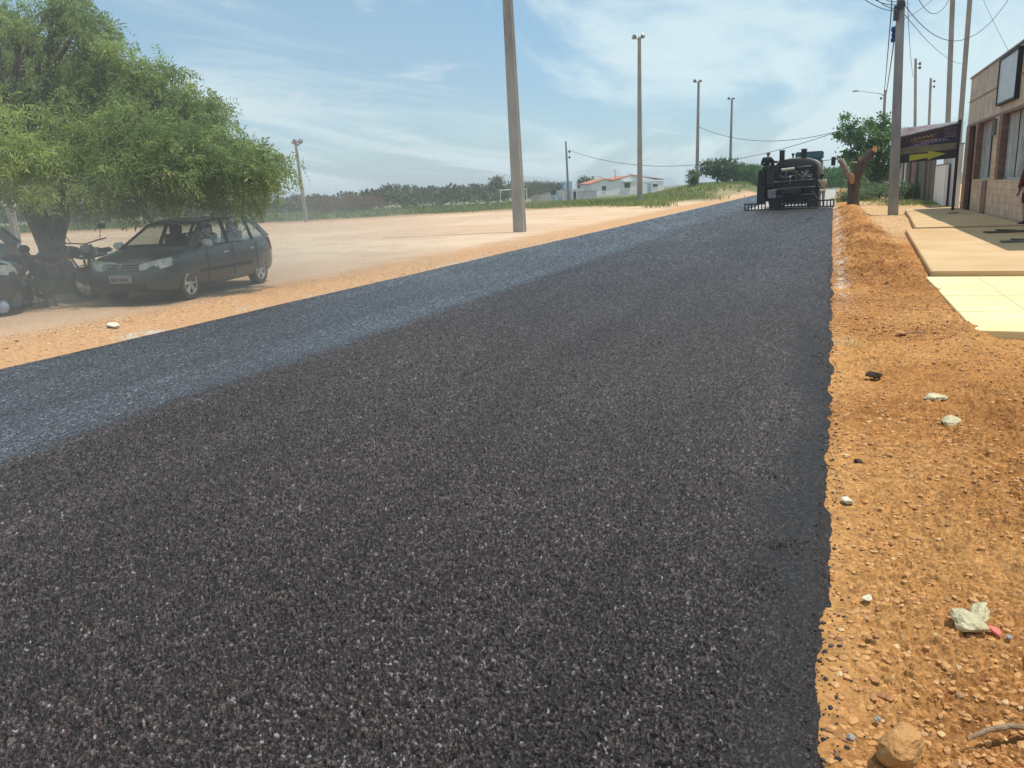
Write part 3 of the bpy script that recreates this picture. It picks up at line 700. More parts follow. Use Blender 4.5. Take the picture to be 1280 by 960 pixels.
# ------------------------------------------------------------------ foliage
def leaf_quads(P, D, size, width, rn, curl=.25):
    """P base points, D directions; diamonds"""
    n = len(P); D = D/np.linalg.norm(D, axis=1, keepdims=True)
    A = np.cross(D, rn.normal(size=(n, 3))); A /= np.linalg.norm(A, axis=1, keepdims=True)+1e-9
    size = np.asarray(size).reshape(-1, 1)*np.ones((n, 1)); w = size*width
    Nn = np.cross(D, A)
    v0 = P; v1 = P+D*size*.45+A*w*.5+Nn*size*curl*.2; v2 = P+D*size-Nn*size*curl*.2; v3 = P+D*size*.45-A*w*.5+Nn*size*curl*.2
    V = np.stack([v0, v1, v2, v3], 1).reshape(-1, 3); Q = np.arange(4*n).reshape(-1, 4)
    return V, Q
def foliage(name, lobes, n_sub, n_leaf, size, width, m, parent=None, seed=1, sub_r=.3, droop=.4, shell=.75, label_tint=None, frond=0):
    rn = np.random.RandomState(seed); Ps, Ds, Rn = [], [], []
    for li, (c, r_) in enumerate(lobes):
        r_ = np.array(r_ if hasattr(r_, '__len__') else (r_, r_, r_*.85), float)
        k = max(3, int(n_sub*(r_.prod()**(2/3))))
        d = rn.normal(size=(k, 3)); d /= np.linalg.norm(d, axis=1, keepdims=True)
        rad = shell+(1-shell)*rn.rand(k, 1); rad[rn.rand(k) < .25] *= .6
        cc = np.array(c)+d*rad*r_
        tint = rn.rand(k)
        base_t = .25+.5*rn.rand() if label_tint is None else label_tint[li]
        for j in range(k):
            q = rn.normal(size=(n_leaf, 3))*sub_r*.5*np.array([1, 1, .75])+cc[j]
            dd = d[j]*.6+rn.normal(size=(n_leaf, 3))*.55; dd[:, 2] -= droop
            Ps.append(q); Ds.append(dd); Rn.append(np.clip(base_t+.3*(tint[j]-.5)+.25*rn.normal(size=n_leaf)*.6, 0, 1))
    P = np.concatenate(Ps); D = np.concatenate(Ds); T = np.concatenate(Rn)
    if frond:
        D /= np.linalg.norm(D, axis=1, keepdims=True); n = len(P)
        S = np.cross(D, rn.normal(size=(n, 3))); S /= np.linalg.norm(S, axis=1, keepdims=True)
        P2, D2, T2 = [], [], []
        for i in range(frond):
            u = (i//2+.3)/(frond/2); sg = 1 if i % 2 else -1
            base = P+D*u*size*3.2; base = base+np.array([0, 0, -1])*(u*u*size*.9)
            P2.append(base); D2.append(D*.55+S*sg*.8+np.array([0, 0, -.35])+rn.normal(size=(n, 3))*.12); T2.append(T)
        P, D, T = np.concatenate(P2), np.concatenate(D2), np.concatenate(T2)
    V, Q = leaf_quads(P, D, size*(.75+.5*rn.rand(len(P))), width, rn)
    return npmesh(name, V, Q, m, {'rnd': ('FACE', 'FLOAT', T)}, parent=parent)

def rel(p, o): return (p[0]-o[0], p[1]-o[1], p[2]-o[2])
# --- big neem tree
TR = np.array(G(76, 366)); TR[2] = 0
def neem():
    t = empty('shade_tree', TR, 0, 'huge green shade tree with forked trunk over the parked cars', 'tree')
    LB = [l if l[1] < 212 or l[2] > 18 else (l[0], l[1]-13, l[2], l[3]) for l in [(95, 12, 15.6, .5), (112, 38, 15.4, .62), (135, 62, 15.2, .75), (165, 80, 15, .9), (205, 108, 14.8, .95), (240, 128, 14.6, .75), (262, 118, 15.5, .55), (275, 160, 14.5, .8),
          (300, 175, 14.5, .6), (318, 205, 14.3, .7), (340, 208, 14.3, .45), (357, 212, 14.2, .28), (352, 240, 14.2, .26), (335, 238, 14.4, .42), (18, 62, 17, .8), (40, 78, 16.5, .75), (0, 45, 17, .7),(-35, 55, 17, 1.3), (70, 100, 16.5, 1.0),
          (100, 128, 15.5, 1.3), (150, 140, 15, 1.3), (190, 165, 14.2, 1.1), (230, 190, 13.8, 1.0), (262, 212, 13.8, .8), (295, 235, 14, .65), (110, 200, 14.6, 1.2), (160, 215, 13.8, 1.0),
          (20, 175, 13.4, .9), (-10, 215, 13.2, .8), (45, 215, 13.2, .65), (75, 238, 13.2, .42), (-70, 150, 15, 1.6), (200, 222, 13.6, .6), (232, 232, 12.9, .3), (310, 245, 14.6, .38), (255, 238, 14.2, .36),
          (130, 232, 15.5, .5), (170, 240, 14.8, .4), (172, 262, 14.2, .16), (-20, 235, 15, .6),
          (100, 160, 18.5, 1.7), (160, 190, 18.5, 1.4), (220, 205, 18, 1.2), (40, 160, 18.5, 1.7), (-20, 160, 19, 1.8), (90, 120, 20, 1.4), (270, 225, 17.0, .7), (140, 215, 19.5, .9), (215, 220, 18.8, .8), (70, 205, 19, .9)]]
    # canopy towards the road, overhead in front of the trunk
    NB = len(LB)
    LB = [((l[0]-max(0, (l[0]-150)*.09)), l[1]+(3 if l[1] < 130 else 0), l[2], l[3]*(.78 if l[2] < 17 else .9)) for l in LB]
    ex = random.Random(12)
    for (px, py) in ((70, 4), (84, 20), (100, 30), (118, 52), (140, 48), (158, 62), (185, 82), (210, 92), (228, 104), (246, 112), (262, 128), (278, 140), (288, 158), (302, 170), (322, 182), (340, 192), (356, 200), (345, 222), (335, 240), (12, 40), (28, 34), (44, 60), (60, 78), (0, 22), (300, 245), (268, 240)):
        LB.append((px, py, 15.1+ex.uniform(-.4, .4), ex.uniform(.16, .34)))
    LB = [(l[0]-(10 if l[0] > 120 else 0), l[1]+(13 if l[1] < 190 and l[0] > 100 else 0), l[2], l[3]) for l in LB]
    LB += [(70, -2, 15.3, .22), (82, 12, 15.3, .3), (98, 26, 15.3, .34), (116, 40, 15.2, .36), (-30, 10, 16.5, .7), (10, 28, 16.5, .35)]
    LB = [l for l in LB if not (45 < l[0] < 75 and 20 < l[1] < 62)]
    lobes = [(rel(at(*l[:3]), TR), l[3]) for l in LB]
    tint = []
    for l in LB:
        v = .22+.5*rs.rand()
        if l[0] in (20, -10, 45, 75, 232) and l[2] < 13.5: v = .85
        if l[2] > 16.8: v = .3
        tint.append(v)
    foliage('crown', lobes, 44, 15, .10, .27, 'neem', t, 5, .27, .55, .74, tint, frond=10)
    b = MB()
    b.tube([(0, 0, -.15), (.02, 0, .1), (0, 0, .5), (-.02, .0, .95), (-.05, 0, 1.3)], [.42, .31, .25, .25, .3], 14)
    fork = Vector((-.03, 0, 1.15)); rr = random.Random(4)
    mains = [Vector((-.95, .2, 2.2)), Vector((.75, .1, 2.3)), Vector((.15, .9, 2.6)), Vector((.1, -.8, 2.4)), Vector((-.3, -.2, 3.0))]
    for i, mm in enumerate(mains):
        mid = fork.lerp(mm, .5)+Vector((0, 0, -.12))
        b.tube([fork+Vector((0, 0, -.15)), mid, mm], [.24 if i < 2 else .18, .17 if i < 2 else .12, .12], 10)
    for c, r_ in lobes:
        c = Vector(c); mm = min(mains, key=lambda q: (q-c).length)
        mid = mm.lerp(c, .5)+Vector((rr.uniform(-.3, .3), rr.uniform(-.3, .3), rr.uniform(-.1, .35)))
        b.tube([mm, mid, c], [.1, .06, .02], 6)
        for _ in range(3):
            e_ = c+Vector((rr.uniform(-1, 1), rr.uniform(-1, 1), rr.uniform(-.4, .5)))*r_*.45
            b.tube([mid.lerp(c, .6), e_], [.03, .01], 5)
    b.build('trunk', 'bark', t, smooth=True)
neem()

# --- generic small tree
def tree(name, base, lobes, label, m, size, n_sub, n_leaf, seed, trunk_r=.15, group=None, droop=.25, mt='bark2', sub_r=.5, frond=0, width=.5):
    t = empty(name, base, 0, label, 'tree', group)
    foliage('crown', lobes, n_sub, n_leaf, size, width, m, t, seed, sub_r, droop, .75, frond=frond)
    b = MB(); top = np.mean([l[0] for l in lobes], axis=0); rr = random.Random(seed)
    low = Vector((top[0]*.35, top[1]*.35, max(.4, min(l[0][2]-(l[1] if not hasattr(l[1], '__len__') else l[1][2]) for l in lobes)*.9)))
    b.tube([(0, 0, -.2), (low.x*.4, low.y*.4, low.z*.5), low], [trunk_r*1.3, trunk_r, trunk_r*.85], 10)
    for c, r_ in lobes: 
        c = Vector(c); b.tube([low, low.lerp(c, .5)+Vector((0, 0, .1)), c], [trunk_r*.6, trunk_r*.35, trunk_r*.12], 6)
    b.build('trunk', mt, t, smooth=True); return t
# street tree on the right
def tree2():
    base = np.array(gx(1098, 56)); base[2] = 0
    Ls = [(1057, 152, .35), (1068, 160, .55), (1052, 166, .4), (1085, 172, .8), (1066, 180, .65), (1100, 160, .7), (1095, 190, .95), (1060, 196, .55), (1112, 178, .9), (1122, 165, .5), (1118, 200, .8), (1078, 205, .7), (1100, 215, .8), (1085, 154, .3), (1108, 150, .35), (1124, 185, .5), (1062, 188, .4)]
    lobes = [(rel(at(a, b, 56+rnd.uniform(-1.2, 1.2)), base), r_) for a, b, r_ in Ls]
    tree('street_tree', base, lobes, 'dense dark green tree behind the cut trunk on the right', 'leafstreet', .26, 34, 38, 21, .17, frond=0, sub_r=.4, droop=.45, width=.5)
tree2()

# cut trunk
def stump():
    b = np.array(gx(1066, 38.3)); b[2] = .04
    t = empty('cut_tree', b, 0, 'sawn off tree trunk with two stubby limbs beside the road', 'tree stump')
    k = MB(); k.tube([(0, 0, -.2), (0, 0, .15), (.0, 0, .9), (.0, 0, 1.5), (.03, 0, 1.75)], [.33, .29, .26, .3, .3], 16)
    k.build('trunk', 'bark2', t, smooth=True)
    k = MB(); k.tube([(.02, 0, 1.45), (.3, 0, 2.05), (.6, 0, 2.5), (.72, 0, 2.68)], [.27, .24, .22, .2], 14); o = k.build('limb', 'bark2', t, smooth=True)
    k = MB(); 
    for dx, dz, hh in ((.0, 0, .16), (.1, .0, .24), (-.1, -.02, .12), (.02, .05, .18)): k.tube([(.72+dx, 0, 2.62+dz), (.76+dx*1.3, 0, 2.68+dz+hh)], [.1, .015], 7)
    k.build('splinter', 'cutwood', o)
    k = MB(); k.tube([(-.1, -.05, 1.4), (-.35, -.12, 1.75), (-.62, -.15, 2.25), (-.75, -.15, 2.35)], [.2, .16, .13, .12], 12); o = k.build('limb', 'barkpale', t, smooth=True)
    k = MB(); k.ball((-.1, -.2, 1.45), (.16, .14, .3), 10, 8); k.build('wound', 'cutwood', t)
    k = MB(); k.tube([(.3, -.05, 2.1), (.15, -.1, 2.3), (.2, -.1, 2.5)], [.08, .06, .03], 7); k.tube([(.1, -.1, 2.15), (-.15, -.1, 2.2)], [.06, .04], 7); k.tube([(.2, -.1, 2.1), (.32, -.15, 2.42)], [.07, .03], 7)
    k.build('broken_stub', 'barkpale', t, smooth=True)
stump()

# bushes near right
def bush(px, py, dep, r_, label, seed, m='bush', group='bushes by the right verge', size=.16, cat='bush', n=26, tall=.8, zoff=0):
    p = np.array(gx(px, dep)); p[2] = ground_z(p[0], p[1])+zoff
    t = empty('leafy_bush', p, 0, label, cat, group)
    rr = np.random.RandomState(seed)
    lobes = [((rr.uniform(-.6, .6)*r_, rr.uniform(-.5, .5)*r_, r_*tall*(.35+.5*rr.rand())), (r_*.55, r_*.55, r_*.5*tall)) for _ in range(6)]
    foliage('foliage', lobes, n, 22, size, .5, m, t, seed, .3, -.1, .6)
    k = MB()
    for c, _ in lobes: k.tube([(0, 0, -.1), (c[0]*.5, c[1]*.5, c[2]*.6), c], [.03, .02, .01], 5)
    k.build('stem', 'bark2', t)
bush(1056, 0, 50, .75, 'pale scrubby bush at the road edge left of the cut trunk', 1)
bush(1082, 0, 49, 1.0, 'leafy bush directly right of the cut trunk', 2)
bush(1098, 0, 50, 1.1, 'wide leafy bush between the cut trunk and the big utility pole', 3)
bush(1108, 0, 56, .95, 'bush at the foot of the pale wall left of the utility pole', 4)
bush(1133, 0, 47, 1.05, 'leafy bush right of the big utility pole under the banner', 5)
bush(1143, 0, 50, .95, 'bush against the red brick fence under the banner', 6)
bush(1088, 0, 62, 1.3, 'dark bush at the foot of the dense street tree', 7, 'leafmid')

# ------------------------------------------------------------------ right-side walls and fence beyond the shop
def wallrun(name, pts, h, th, m, label, cat, group=None, rows=None):
    t = empty(name, (pts[0][0], pts[0][1], 0), 0, label, cat, group)
    o = Vector((pts[0][0], pts[0][1], 0))
    for a, b in zip(pts[:-1], pts[1:]):
        a = Vector((*a[:2], 0)); b = Vector((*b[:2], 0)); d = b-a; c = (a+b)/2-o
        k = MB(); k.box((c.x, c.y, h/2), (d.length, th, h), rot=(0, 0, math.atan2(d.y, d.x))); k.build('wall_panel', m, t, bev=.01)
        k = MB(); k.box((c.x, c.y, h+.02), (d.length+.02, th+.06, .05), rot=(0, 0, math.atan2(d.y, d.x))); k.build('coping', 'concrete', t)
    return t
def gp(px, dep): p = gx(px, dep); return (p[0], p[1])
wallrun('garden_wall', [gp(1084, 70), gp(1122, 56)], 1.9, .15, 'offwhite', 'pale weathered wall behind the bushes left of the utility pole', 'wall')
wallrun('gate_wall', [gp(1168, 41), gp(1180, 36)], 1.9, .14, 'white', 'low white wall panel beside the banner post', 'wall')
wallrun('yard_wall', [gp(1181, 37.5), gp(1196, 33.8)], 2.7, .12, 'offwhite', 'narrow pale wall between the banner post and shop corner', 'wall')
def fence():
    a = np.array(gp(1124, 55)); b = np.array(gp(1166, 42)); t = empty('board_fence', (a[0], a[1], 0), 0, 'patchwork fence of grey boards and red brick under the banner', 'fence')
    d = b-a; n = 15; ang = math.atan2(d[1], d[0]); rr = random.Random(8)
    ms = ['white', 'teal_board', 'white', 'redbrick', 'redbrick', 'wood', 'redbrick', 'redbrick', 'wood', 'wood_grey', 'wood_grey', 'wood', 'wood_grey', 'brown_board', 'wood_grey']
    for i in range(n):
        u = (i+.5)/n; w = np.linalg.norm(d)/n; k = MB(); hh = 2.45+rr.uniform(-.15, .25)
        k.box((d[0]*u, d[1]*u, hh/2), (w*.93, .05 if 'brick' not in ms[i] else .12, hh), rot=(0, 0, ang+rr.uniform(-.03, .03))); k.build('board', ms[i], t)
    for u in (.35, .57, .8):
        k = MB(); k.tube([(d[0]*u-.1, d[1]*u-.15, -.1), (d[0]*u-.08, d[1]*u-.15, 2.7)], [.1, .08], 8); k.build('post', 'wood_grey', t)
M['teal_board'] = mat('teal_board', (.05, .11, .09), (.035, .08, .065), .7, 3)
M['wood_grey'] = mat('wood_grey', (.2, .175, .15), (.12, .1, .085), .9, 5, .5, 20, stretch=(1, 1, .2))
M['brown_board'] = mat('brown_board', (.16, .09, .05), (.1, .055, .03), .9, 5, .5, 20, stretch=(1, 1, .2))
fence()
# loose plank and a low stand by the shop
for px, py, ln, lab, w in ((1258, 290, .9, 'dark flat board lying on the shaded sidewalk by the shop', .3), (1275, 302, .7, 'weathered plank lying on the sidewalk at the frame edge', .16)):
    p = G(px, py, .16); k = MB(); k.box((0, 0, .02), (ln, w, .035), rot=(0, .0, .25)); k.box((0, .05, .05), (ln*.5, w*.4, .03), rot=(0, .06, .4)); o = k.build('wooden_board', 'wood' if w > .2 else 'wood_grey', bev=.004); o.location = (p[0], p[1], .152); tag(o, lab, 'board')
k = MB(); k.box((0, 0, .03), (.5, .28, .05), rot=(0, 0, .1)); k.box((.05, .04, .07), (.3, .16, .04), rot=(.1, 0, .4)); p = G(1190, 269, .12); o = k.build('stone_step', 'concrete_dark', bev=.01); o.location = (p[0], p[1], .12); tag(o, 'small dark stone step before the shop corner', 'step')

# ------------------------------------------------------------------ people
def person(label, loc, rz, J, parts, group=None, hair=True, cap=None, name='person'):
    """J: joints dict in local coordinates, facing +Y"""
    t = empty(name, loc, rz, label, 'person', group)
    def skin(nm, verts, edges, m, root=0, sub=2):
        me = bpy.data.meshes.new(nm); me.from_pydata([v[0] for v in verts], [], []); me.edges.add(len(edges))
        me.edges.foreach_set('vertices', np.array(edges, np.int32).ravel()); me.update()
        o = bpy.data.objects.new(nm, me); col.objects.link(o)
        o.modifiers.new('skin', 'SKIN').use_smooth_shade = True
        for i, v in enumerate(verts):
            r_ = v[1] if hasattr(v[1], '__len__') else (v[1], v[1])
            me.skin_vertices[0].data[i].radius = r_; me.skin_vertices[0].data[i].use_root = (i == root)
        o.modifiers.new('sub', 'SUBSURF').levels = sub
        dg = bpy.context.evaluated_depsgraph_get(); dg.update()
        m2 = bpy.data.meshes.new_from_object(o.evaluated_get(dg)); bpy.data.objects.remove(o)
        m2.name = nm; m2.materials.clear(); m2.materials.append(M[m]); m2.polygons.foreach_set('use_smooth', [True]*len(m2.polygons))
        o = bpy.data.objects.new(nm, m2); col.objects.link(o); o.parent = t; return o
    V, E, I = [], [], {}
    def v(n, p, r_, link=None):
        I[n] = len(V); V.append((tuple(p), r_))
        if link: E.append((I[link], I[n]))
    v('pelvis', J['pelvis'], (.13, .10)); v('waist', J['waist'], (.12, .09), 'pelvis'); v('chest', J['chest'], (.15, .10), 'waist'); v('neckb', J['neckb'], .065, 'chest')
    v('neck', J['neck'], .05, 'neckb'); h = Vector(J['head']); up = (h-Vector(J['neck'])).normalized(); fwd = Vector(J.get('face', (0, 1, 0))).normalized()
    v('jaw', h-up*.07+fwd*.015, (.062, .068), 'neck'); v('head', h, (.078, .092), 'jaw'); v('crown', h+up*.07-fwd*.005, (.065, .075), 'head')
    v('nose', h-up*.015+fwd*.115, .014, 'head')
    for s_ in 'lr':
        sg = -1 if s_ == 'l' else 1
        v('sh'+s_, J['sh'+s_], .06, 'chest'); v('el'+s_, J['el'+s_], .042, 'sh'+s_); v('wr'+s_, J['wr'+s_], .028, 'el'+s_)
        w = Vector(J['wr'+s_]); e_ = Vector(J['el'+s_]); d = (w-e_).normalized(); sd = d.cross(Vector((0, 1, .3))).normalized()
        v('pa'+s_, w+d*.075, (.04, .018), 'wr'+s_)
        for k, (off, ln) in enumerate(((-.032, .06), (-.011, .075), (.011, .07), (.032, .055))):
            a = w+d*.095+sd*off; v(f'f{k}a'+s_, a+d*.015, .009, 'pa'+s_); v(f'f{k}b'+s_, a+d*ln+Vector((0, .015, -.008)), .007, f'f{k}a'+s_)
        v('tha'+s_, w+d*.04-sd*.045+Vector((0, .015, 0)), .011, 'wr'+s_); v('thb'+s_, w+d*.085-sd*.055+Vector((0, .03, 0)), .008, 'tha'+s_)
        v('hi'+s_, J['hi'+s_], .09, 'pelvis'); v('kn'+s_, J['kn'+s_], .058, 'hi'+s_); v('an'+s_, J['an'+s_], .038, 'kn'+s_)
        f_ = Vector(J.get('foot'+s_, (0, 1, 0))); v('to'+s_, Vector(J['an'+s_])+f_*.17+Vector((0, 0, -.045)), (.035, .025), 'an'+s_)
    skin('body', V, E, 'skin')
    def garment(nm, m, chain, grow):
        V2, E2, ix = [], [], {}
        for a, b in chain:
            for q in (a, b):
                if q not in ix:
                    src = q
                    if '~' in q:    # midpoint a~b
                        p1, p2 = q.split('~'); pp = Vector(V[I[p1]][0]).lerp(Vector(V[I[p2]][0]), .45); r1 = V[I[p1]][1]; r1 = r1[0] if hasattr(r1, '__len__') else r1; rr_ = (r1*.95+grow)
                        rr_ = (rr_, rr_)
                    else:
                        pp = Vector(V[I[q]][0]); r1 = V[I[q]][1]; rr_ = tuple(x+grow for x in (r1 if hasattr(r1, '__len__') else (r1, r1)))
                    ix[q] = len(V2); V2.append((tuple(pp), rr_))
            E2.append((ix[a], ix[b]))
        skin(nm, V2, E2, m)
    for p_ in parts: garment(*p_)
    hp = MB()
    if hair:
        hp.ball(tuple(h+up*.045-fwd*.018), (.092, .108, .085), 14, 9); hp.build('hair', 'hair', t, smooth=True)
    if cap:
        hp = MB(); hp.ball(tuple(h+up*.055), (.1, .115, .08), 14, 9); q = h+up*.045+fwd*.13; hp.box(tuple(q), (.14, .12, .015)); hp.build('cap', cap, t, smooth=True)
    sdv = fwd.cross(up).normalized()
    for s_ in (-1, 1): ey = MB(); ey.ball(tuple(h+fwd*.088+up*.01+sdv*.032*s_), .011, 8, 6); ey.build('eye', 'eye', t)
    for s_ in 'lr':
        sh = MB()
        a = Vector(J['an'+s_]); f_ = Vector(J.get('foot'+s_, (0, 1, 0))).normalized(); q = a+f_*.07+Vector((0, 0, -.05))
        an = math.atan2(f_.y, f_.x)-PI/2; sh.box(tuple(q), (.1, .27, .07), rot=(0, 0, an), taper=.8)
        sh.build('shoe', 'blackplastic', t, bev=.02, smooth=True)
    return t
STAND = dict(pelvis=(0, 0, .95), waist=(0, 0, 1.1), chest=(0, 0, 1.32), neckb=(0, -.01, 1.45), neck=(0, 0, 1.52), head=(0, .02, 1.64),
             shl=(-.19, 0, 1.4), shr=(.19, 0, 1.4), ell=(-.25, -.02, 1.12), elr=(.25, -.02, 1.12), wrl=(-.26, .06, .87), wrr=(.26, .06, .87),
             hil=(-.1, 0, .88), hir=(.1, 0, .88), knl=(-.11, .02, .5), knr=(.11, .02, .5), anl=(-.11, -.02, .09), anr=(.11, -.02, .09))
SHIRT = [('pelvis', 'waist'), ('waist', 'chest'), ('chest', 'neckb'), ('chest', 'shl'), ('chest', 'shr'), ('shl', 'shl~ell'), ('shr', 'shr~elr')]
LSHIRT = [('pelvis', 'waist'), ('waist', 'chest'), ('chest', 'neckb'), ('chest', 'shl'), ('chest', 'shr'), ('shl', 'ell'), ('shr', 'elr'), ('ell', 'wrl'), ('elr', 'wrr')]
PANTS = [('pelvis', 'hil'), ('pelvis', 'hir'), ('hil', 'knl'), ('hir', 'knr'), ('knl', 'anl'), ('knr', 'anr'), ]
# seated by the trunk (facing left in the picture)
sp = gx(57, 14.0)
SIT = dict(pelvis=(0, -.05, .5), waist=(0, -.03, .66), chest=(0, .08, .86), neckb=(0, .13, .98), neck=(0, .17, 1.04), head=(0, .23, 1.13),
           shl=(-.19, .1, .93), shr=(.19, .1, .93), ell=(-.25, .15, .68), elr=(.28, -.12, .76), wrl=(-.15, .38, .6), wrr=(.3, -.32, .9),
           hil=(-.1, 0, .48), hir=(.1, 0, .48), knl=(-.13, .42, .5), knr=(.13, .42, .5), anl=(-.13, .4, .09), anr=(.15, .45, .09))
sit_rz = YAW+R(80)
pt_ = person('person in dark shirt seated by the tree trunk looking down', (sp[0], sp[1], .0), sit_rz, SIT, [('shirt', 'shirt_dark', SHIRT, .022), ('trousers', 'olive', PANTS, .02)])
pt_.scale = (.88, .88, .88); st = empty('stool', (sp[0], sp[1], 0), sit_rz, 'low plain stool under the seated person by the trunk', 'stool'); st.scale = (.88, .88, .88)
k = MB(); k.lathe((0, -.05, .36), (0, 0, 1), [(0, 0), (.17, 0), (.18, .02), (.17, .04), (0, .04)], 20); k.build('seat', 'wood', st)
for a in range(4):
    k = MB(); c_, s_ = math.cos(PI/4+a*PI/2), math.sin(PI/4+a*PI/2); k.tube([(.11*c_, -.05+.11*s_, .36), (.16*c_, -.05+.16*s_, 0)], .018, 6); k.build('leg', 'wood', st)
# person in red at the right edge
rp_ = gx(1284, 20.4, .15)
J = dict(STAND); J.update(ell=(-.28, -.02, 1.13), wrl=(-.3, .06, .9), elr=(.28, 0, 1.13), wrr=(.3, .06, .9))
person('person in a long dark red top standing by the shop at the frame edge', (rp_[0], rp_[1], .15), R(120), J,
       [('dress', 'maroon', LSHIRT+[('pelvis', 'hil'), ('pelvis', 'hir'), ('hil', 'knl'), ('hir', 'knr')], .045), ('trousers', 'floral', PANTS, .018)])

# ------------------------------------------------------------------ asphalt spreader truck
def truck():
    c = np.array(gx(989, 41.6)); 
    t = empty('spreader_truck', (c[0], c[1], .045), R(-2), 'black bitumen tank truck seen from behind with rows of spray bars', 'truck')
    # local: x right, y forward (away), rear at y=0
    k = MB(); n = 32; prof = []
    # elliptical tank as loft
    rings = [(.25, .05), (.3, .8), (.36, .96), (.5, 1.0), (4.6, 1.0), (4.72, .96), (4.8, .6), (4.82, .05)]
    vs, fs = [], []
    for y, s_ in rings:
        for i in range(n):
            a = 2*PI*i/n; ca, sa = math.cos(a), math.sin(a); vs.append((.12+1.12*s_*math.copysign(abs(ca)**.8, ca), y, 2.0+.60*s_*math.copysign(abs(sa)**.8, sa)))
    for i in range(len(rings)-1):
        for j in range(n): fs.append((i*n+j, i*n+(j+1) % n, (i+1)*n+(j+1) % n, (i+1)*n+j))
    fs.append(tuple(range(n))); fs.append(tuple((len(rings)-1)*n+j for j in range(n)))
    k.add(vs, fs); tank = k.build('tank', 'tartank', t, smooth=True)
    for y in (1.2, 2.8, 4.2):
        k = MB(); pr = []
        for i in range(33):
            a = -0.3+(PI+.6)*i/32; ca, sa = math.cos(a), math.sin(a); pr.append((.12+1.14*math.copysign(abs(ca)**.8, ca), y, 2.0+.62*math.copysign(abs(sa)**.8, sa)))
        k.tube(pr, .025, 6); k.build('tank_lit_band', 'cream', tank)  # cream of the rings paints in the sunlit side of the tank
    for x, w in ((-.62, .25), (.48, .27)):
        k = MB(); k.box((x, .75, 2.78), (w, .25, .52)); k.tube([(x, .75, 2.4), (x, .75, 2.6)], .14, 12); k.box((x, .75, 3.045), (w+.04, .3, .03)); k.build('burner_chimney', 'tar', t, bev=.01)
    k = MB(); k.tube([(-.12, 1.4, 2.55), (-.12, 1.4, 2.78)], .04, 8); k.ball((-.12, 1.4, 2.82), .08); k.build('valve_knob', 'tar', t)
    k = MB(); k.box((.0, 3.0, .92), (.9, 7.6, .22)); k.box((0, .15, .95), (2.2, .12, .2)); k.build('chassis', 'tar', t)
    # rear machinery frame
    k = MB()
    for z, x0, x1 in ((1.42, -.95, 1.05), (1.05, -1.0, 1.15), (.68, -1.05, 1.1)):
        k.tube([(x0, -.12, z), (x1, -.14, z+.06)], .035, 8)
    k.build('rear_rail', 'steel', t)
    k = MB()
    for x in (-.95, -.45, .22, .7, 1.1): k.box((x, -.05, .95), (.07, .07, 1.0))
    k.box((0.1, .0, .62), (2.25, .25, .3)); k.box((0, .15, 1.2), (1.6, .3, .25)); k.build('rear_frame', 'tar', t)
    k = MB(); k.tube([(-.55, -.1, 2.02), (.1, -.1, 2.06)], .085, 12); k.build('hose_roll', 'cream', t)
    k = MB(); k.tube([(-.6, -.08, 1.75), (-.4, -.1, 1.62), (-.15, -.1, 1.68), (.1, -.1, 1.74)], .035, 8); k.tube([(-.1, -.1, 1.6), (-.1, -.1, 1.3)], .03, 8); k.build('yellow_pipe', 'pipeyellow', t)
    k = MB()
    k.tube([(.15, -.1, 1.66), (1.0, -.1, 1.7)], .02, 6); k.tube([(-.35, -.1, 1.9), (.3, -.1, 1.88)], .02, 6)
    for a, b in (((.45, 1.9), (.75, 1.55)), ((.4, 1.6), (.8, 1.95)), ((.5, 1.45), (.85, 1.75)), ((.25, 2.12), (.9, 2.16)), ((.3, 1.75), (.95, 1.6)), ((.2, 1.5), (.2, 1.95)), ((-.3, 1.4), (-.3, 1.95))):
        k.tube([(a[0], -.1, a[1]), ((a[0]+b[0])/2, -.16, (a[1]+b[1])/2), (b[0], -.1, b[1])], .028, 7)
    for x, z in ((.6, 1.75), (.72, 1.9), (.5, 1.6)): k.lathe((x, -.2, z), (0, 1, 0), [(0, 0), (.09, 0), (.09, .04), (0, .04)], 12)
    k.build('pipework', 'steel', t)
    k = MB(); k.box((.6, -.18, 1.72), (.05, .04, .2), rot=(0, .5, 0)); k.box((.66, -.18, 1.80), (.14, .04, .04), rot=(0, .4, 0)); k.build('valve_handle', 'white', t); k = MB(); k.ball((-.1, -.14, 1.67), .06); k.build('valve_handle', 'white', t)
    k = MB(); k.tube([(-.98, -.2, 1.05), (-.98+.0, -.2, .6)], .23, 16); k.torus((-.98, -.2, 1.0), (0, 0, 1), .235, .015); k.torus((-.98, -.2, .66), (0, 0, 1), .235, .015); k.build('grey_drum', 'greymetal', t, smooth=True)
    # operator platform on left
    k = MB(); k.box((-1.3, .1, 1.22), (.9, .7, .06)); k.box((-1.3, .42, 1.65), (.85, .1, .85)); k.box((-1.55, .1, .75), (.4, .6, .9)); k.build('operator_platform', 'tar', t, bev=.01)
    k = MB(); k.tube([(-1.68, -.2, 1.25), (-1.68, -.2, 2.05), (-1.05, -.2, 2.1), (-1.05, -.2, 1.25)], .03, 8); k.box((-1.1, -.05, 1.7), (.4, .35, .75)); k.build('control_stand', 'tar', t)
    k = MB(); k.box((.05, .3, 1.28), (2.42, .2, .95)); k.box((-.55, .22, 1.7), (.5, .25, .7)); k.box((-.98, .3, 1.75), (.55, .5, 1.1)); k.box((-.5, .5, 2.35), (.5, .3, .4)); k.box((.9, .25, 1.85), (.5, .1, .4)); k.box((.05, .35, .55), (2.5, .15, .55)); k.box((-1.2, .3, 1.0), (.5, .2, 1.1)); k.build('rear_body', 'tar', t, bev=.02)
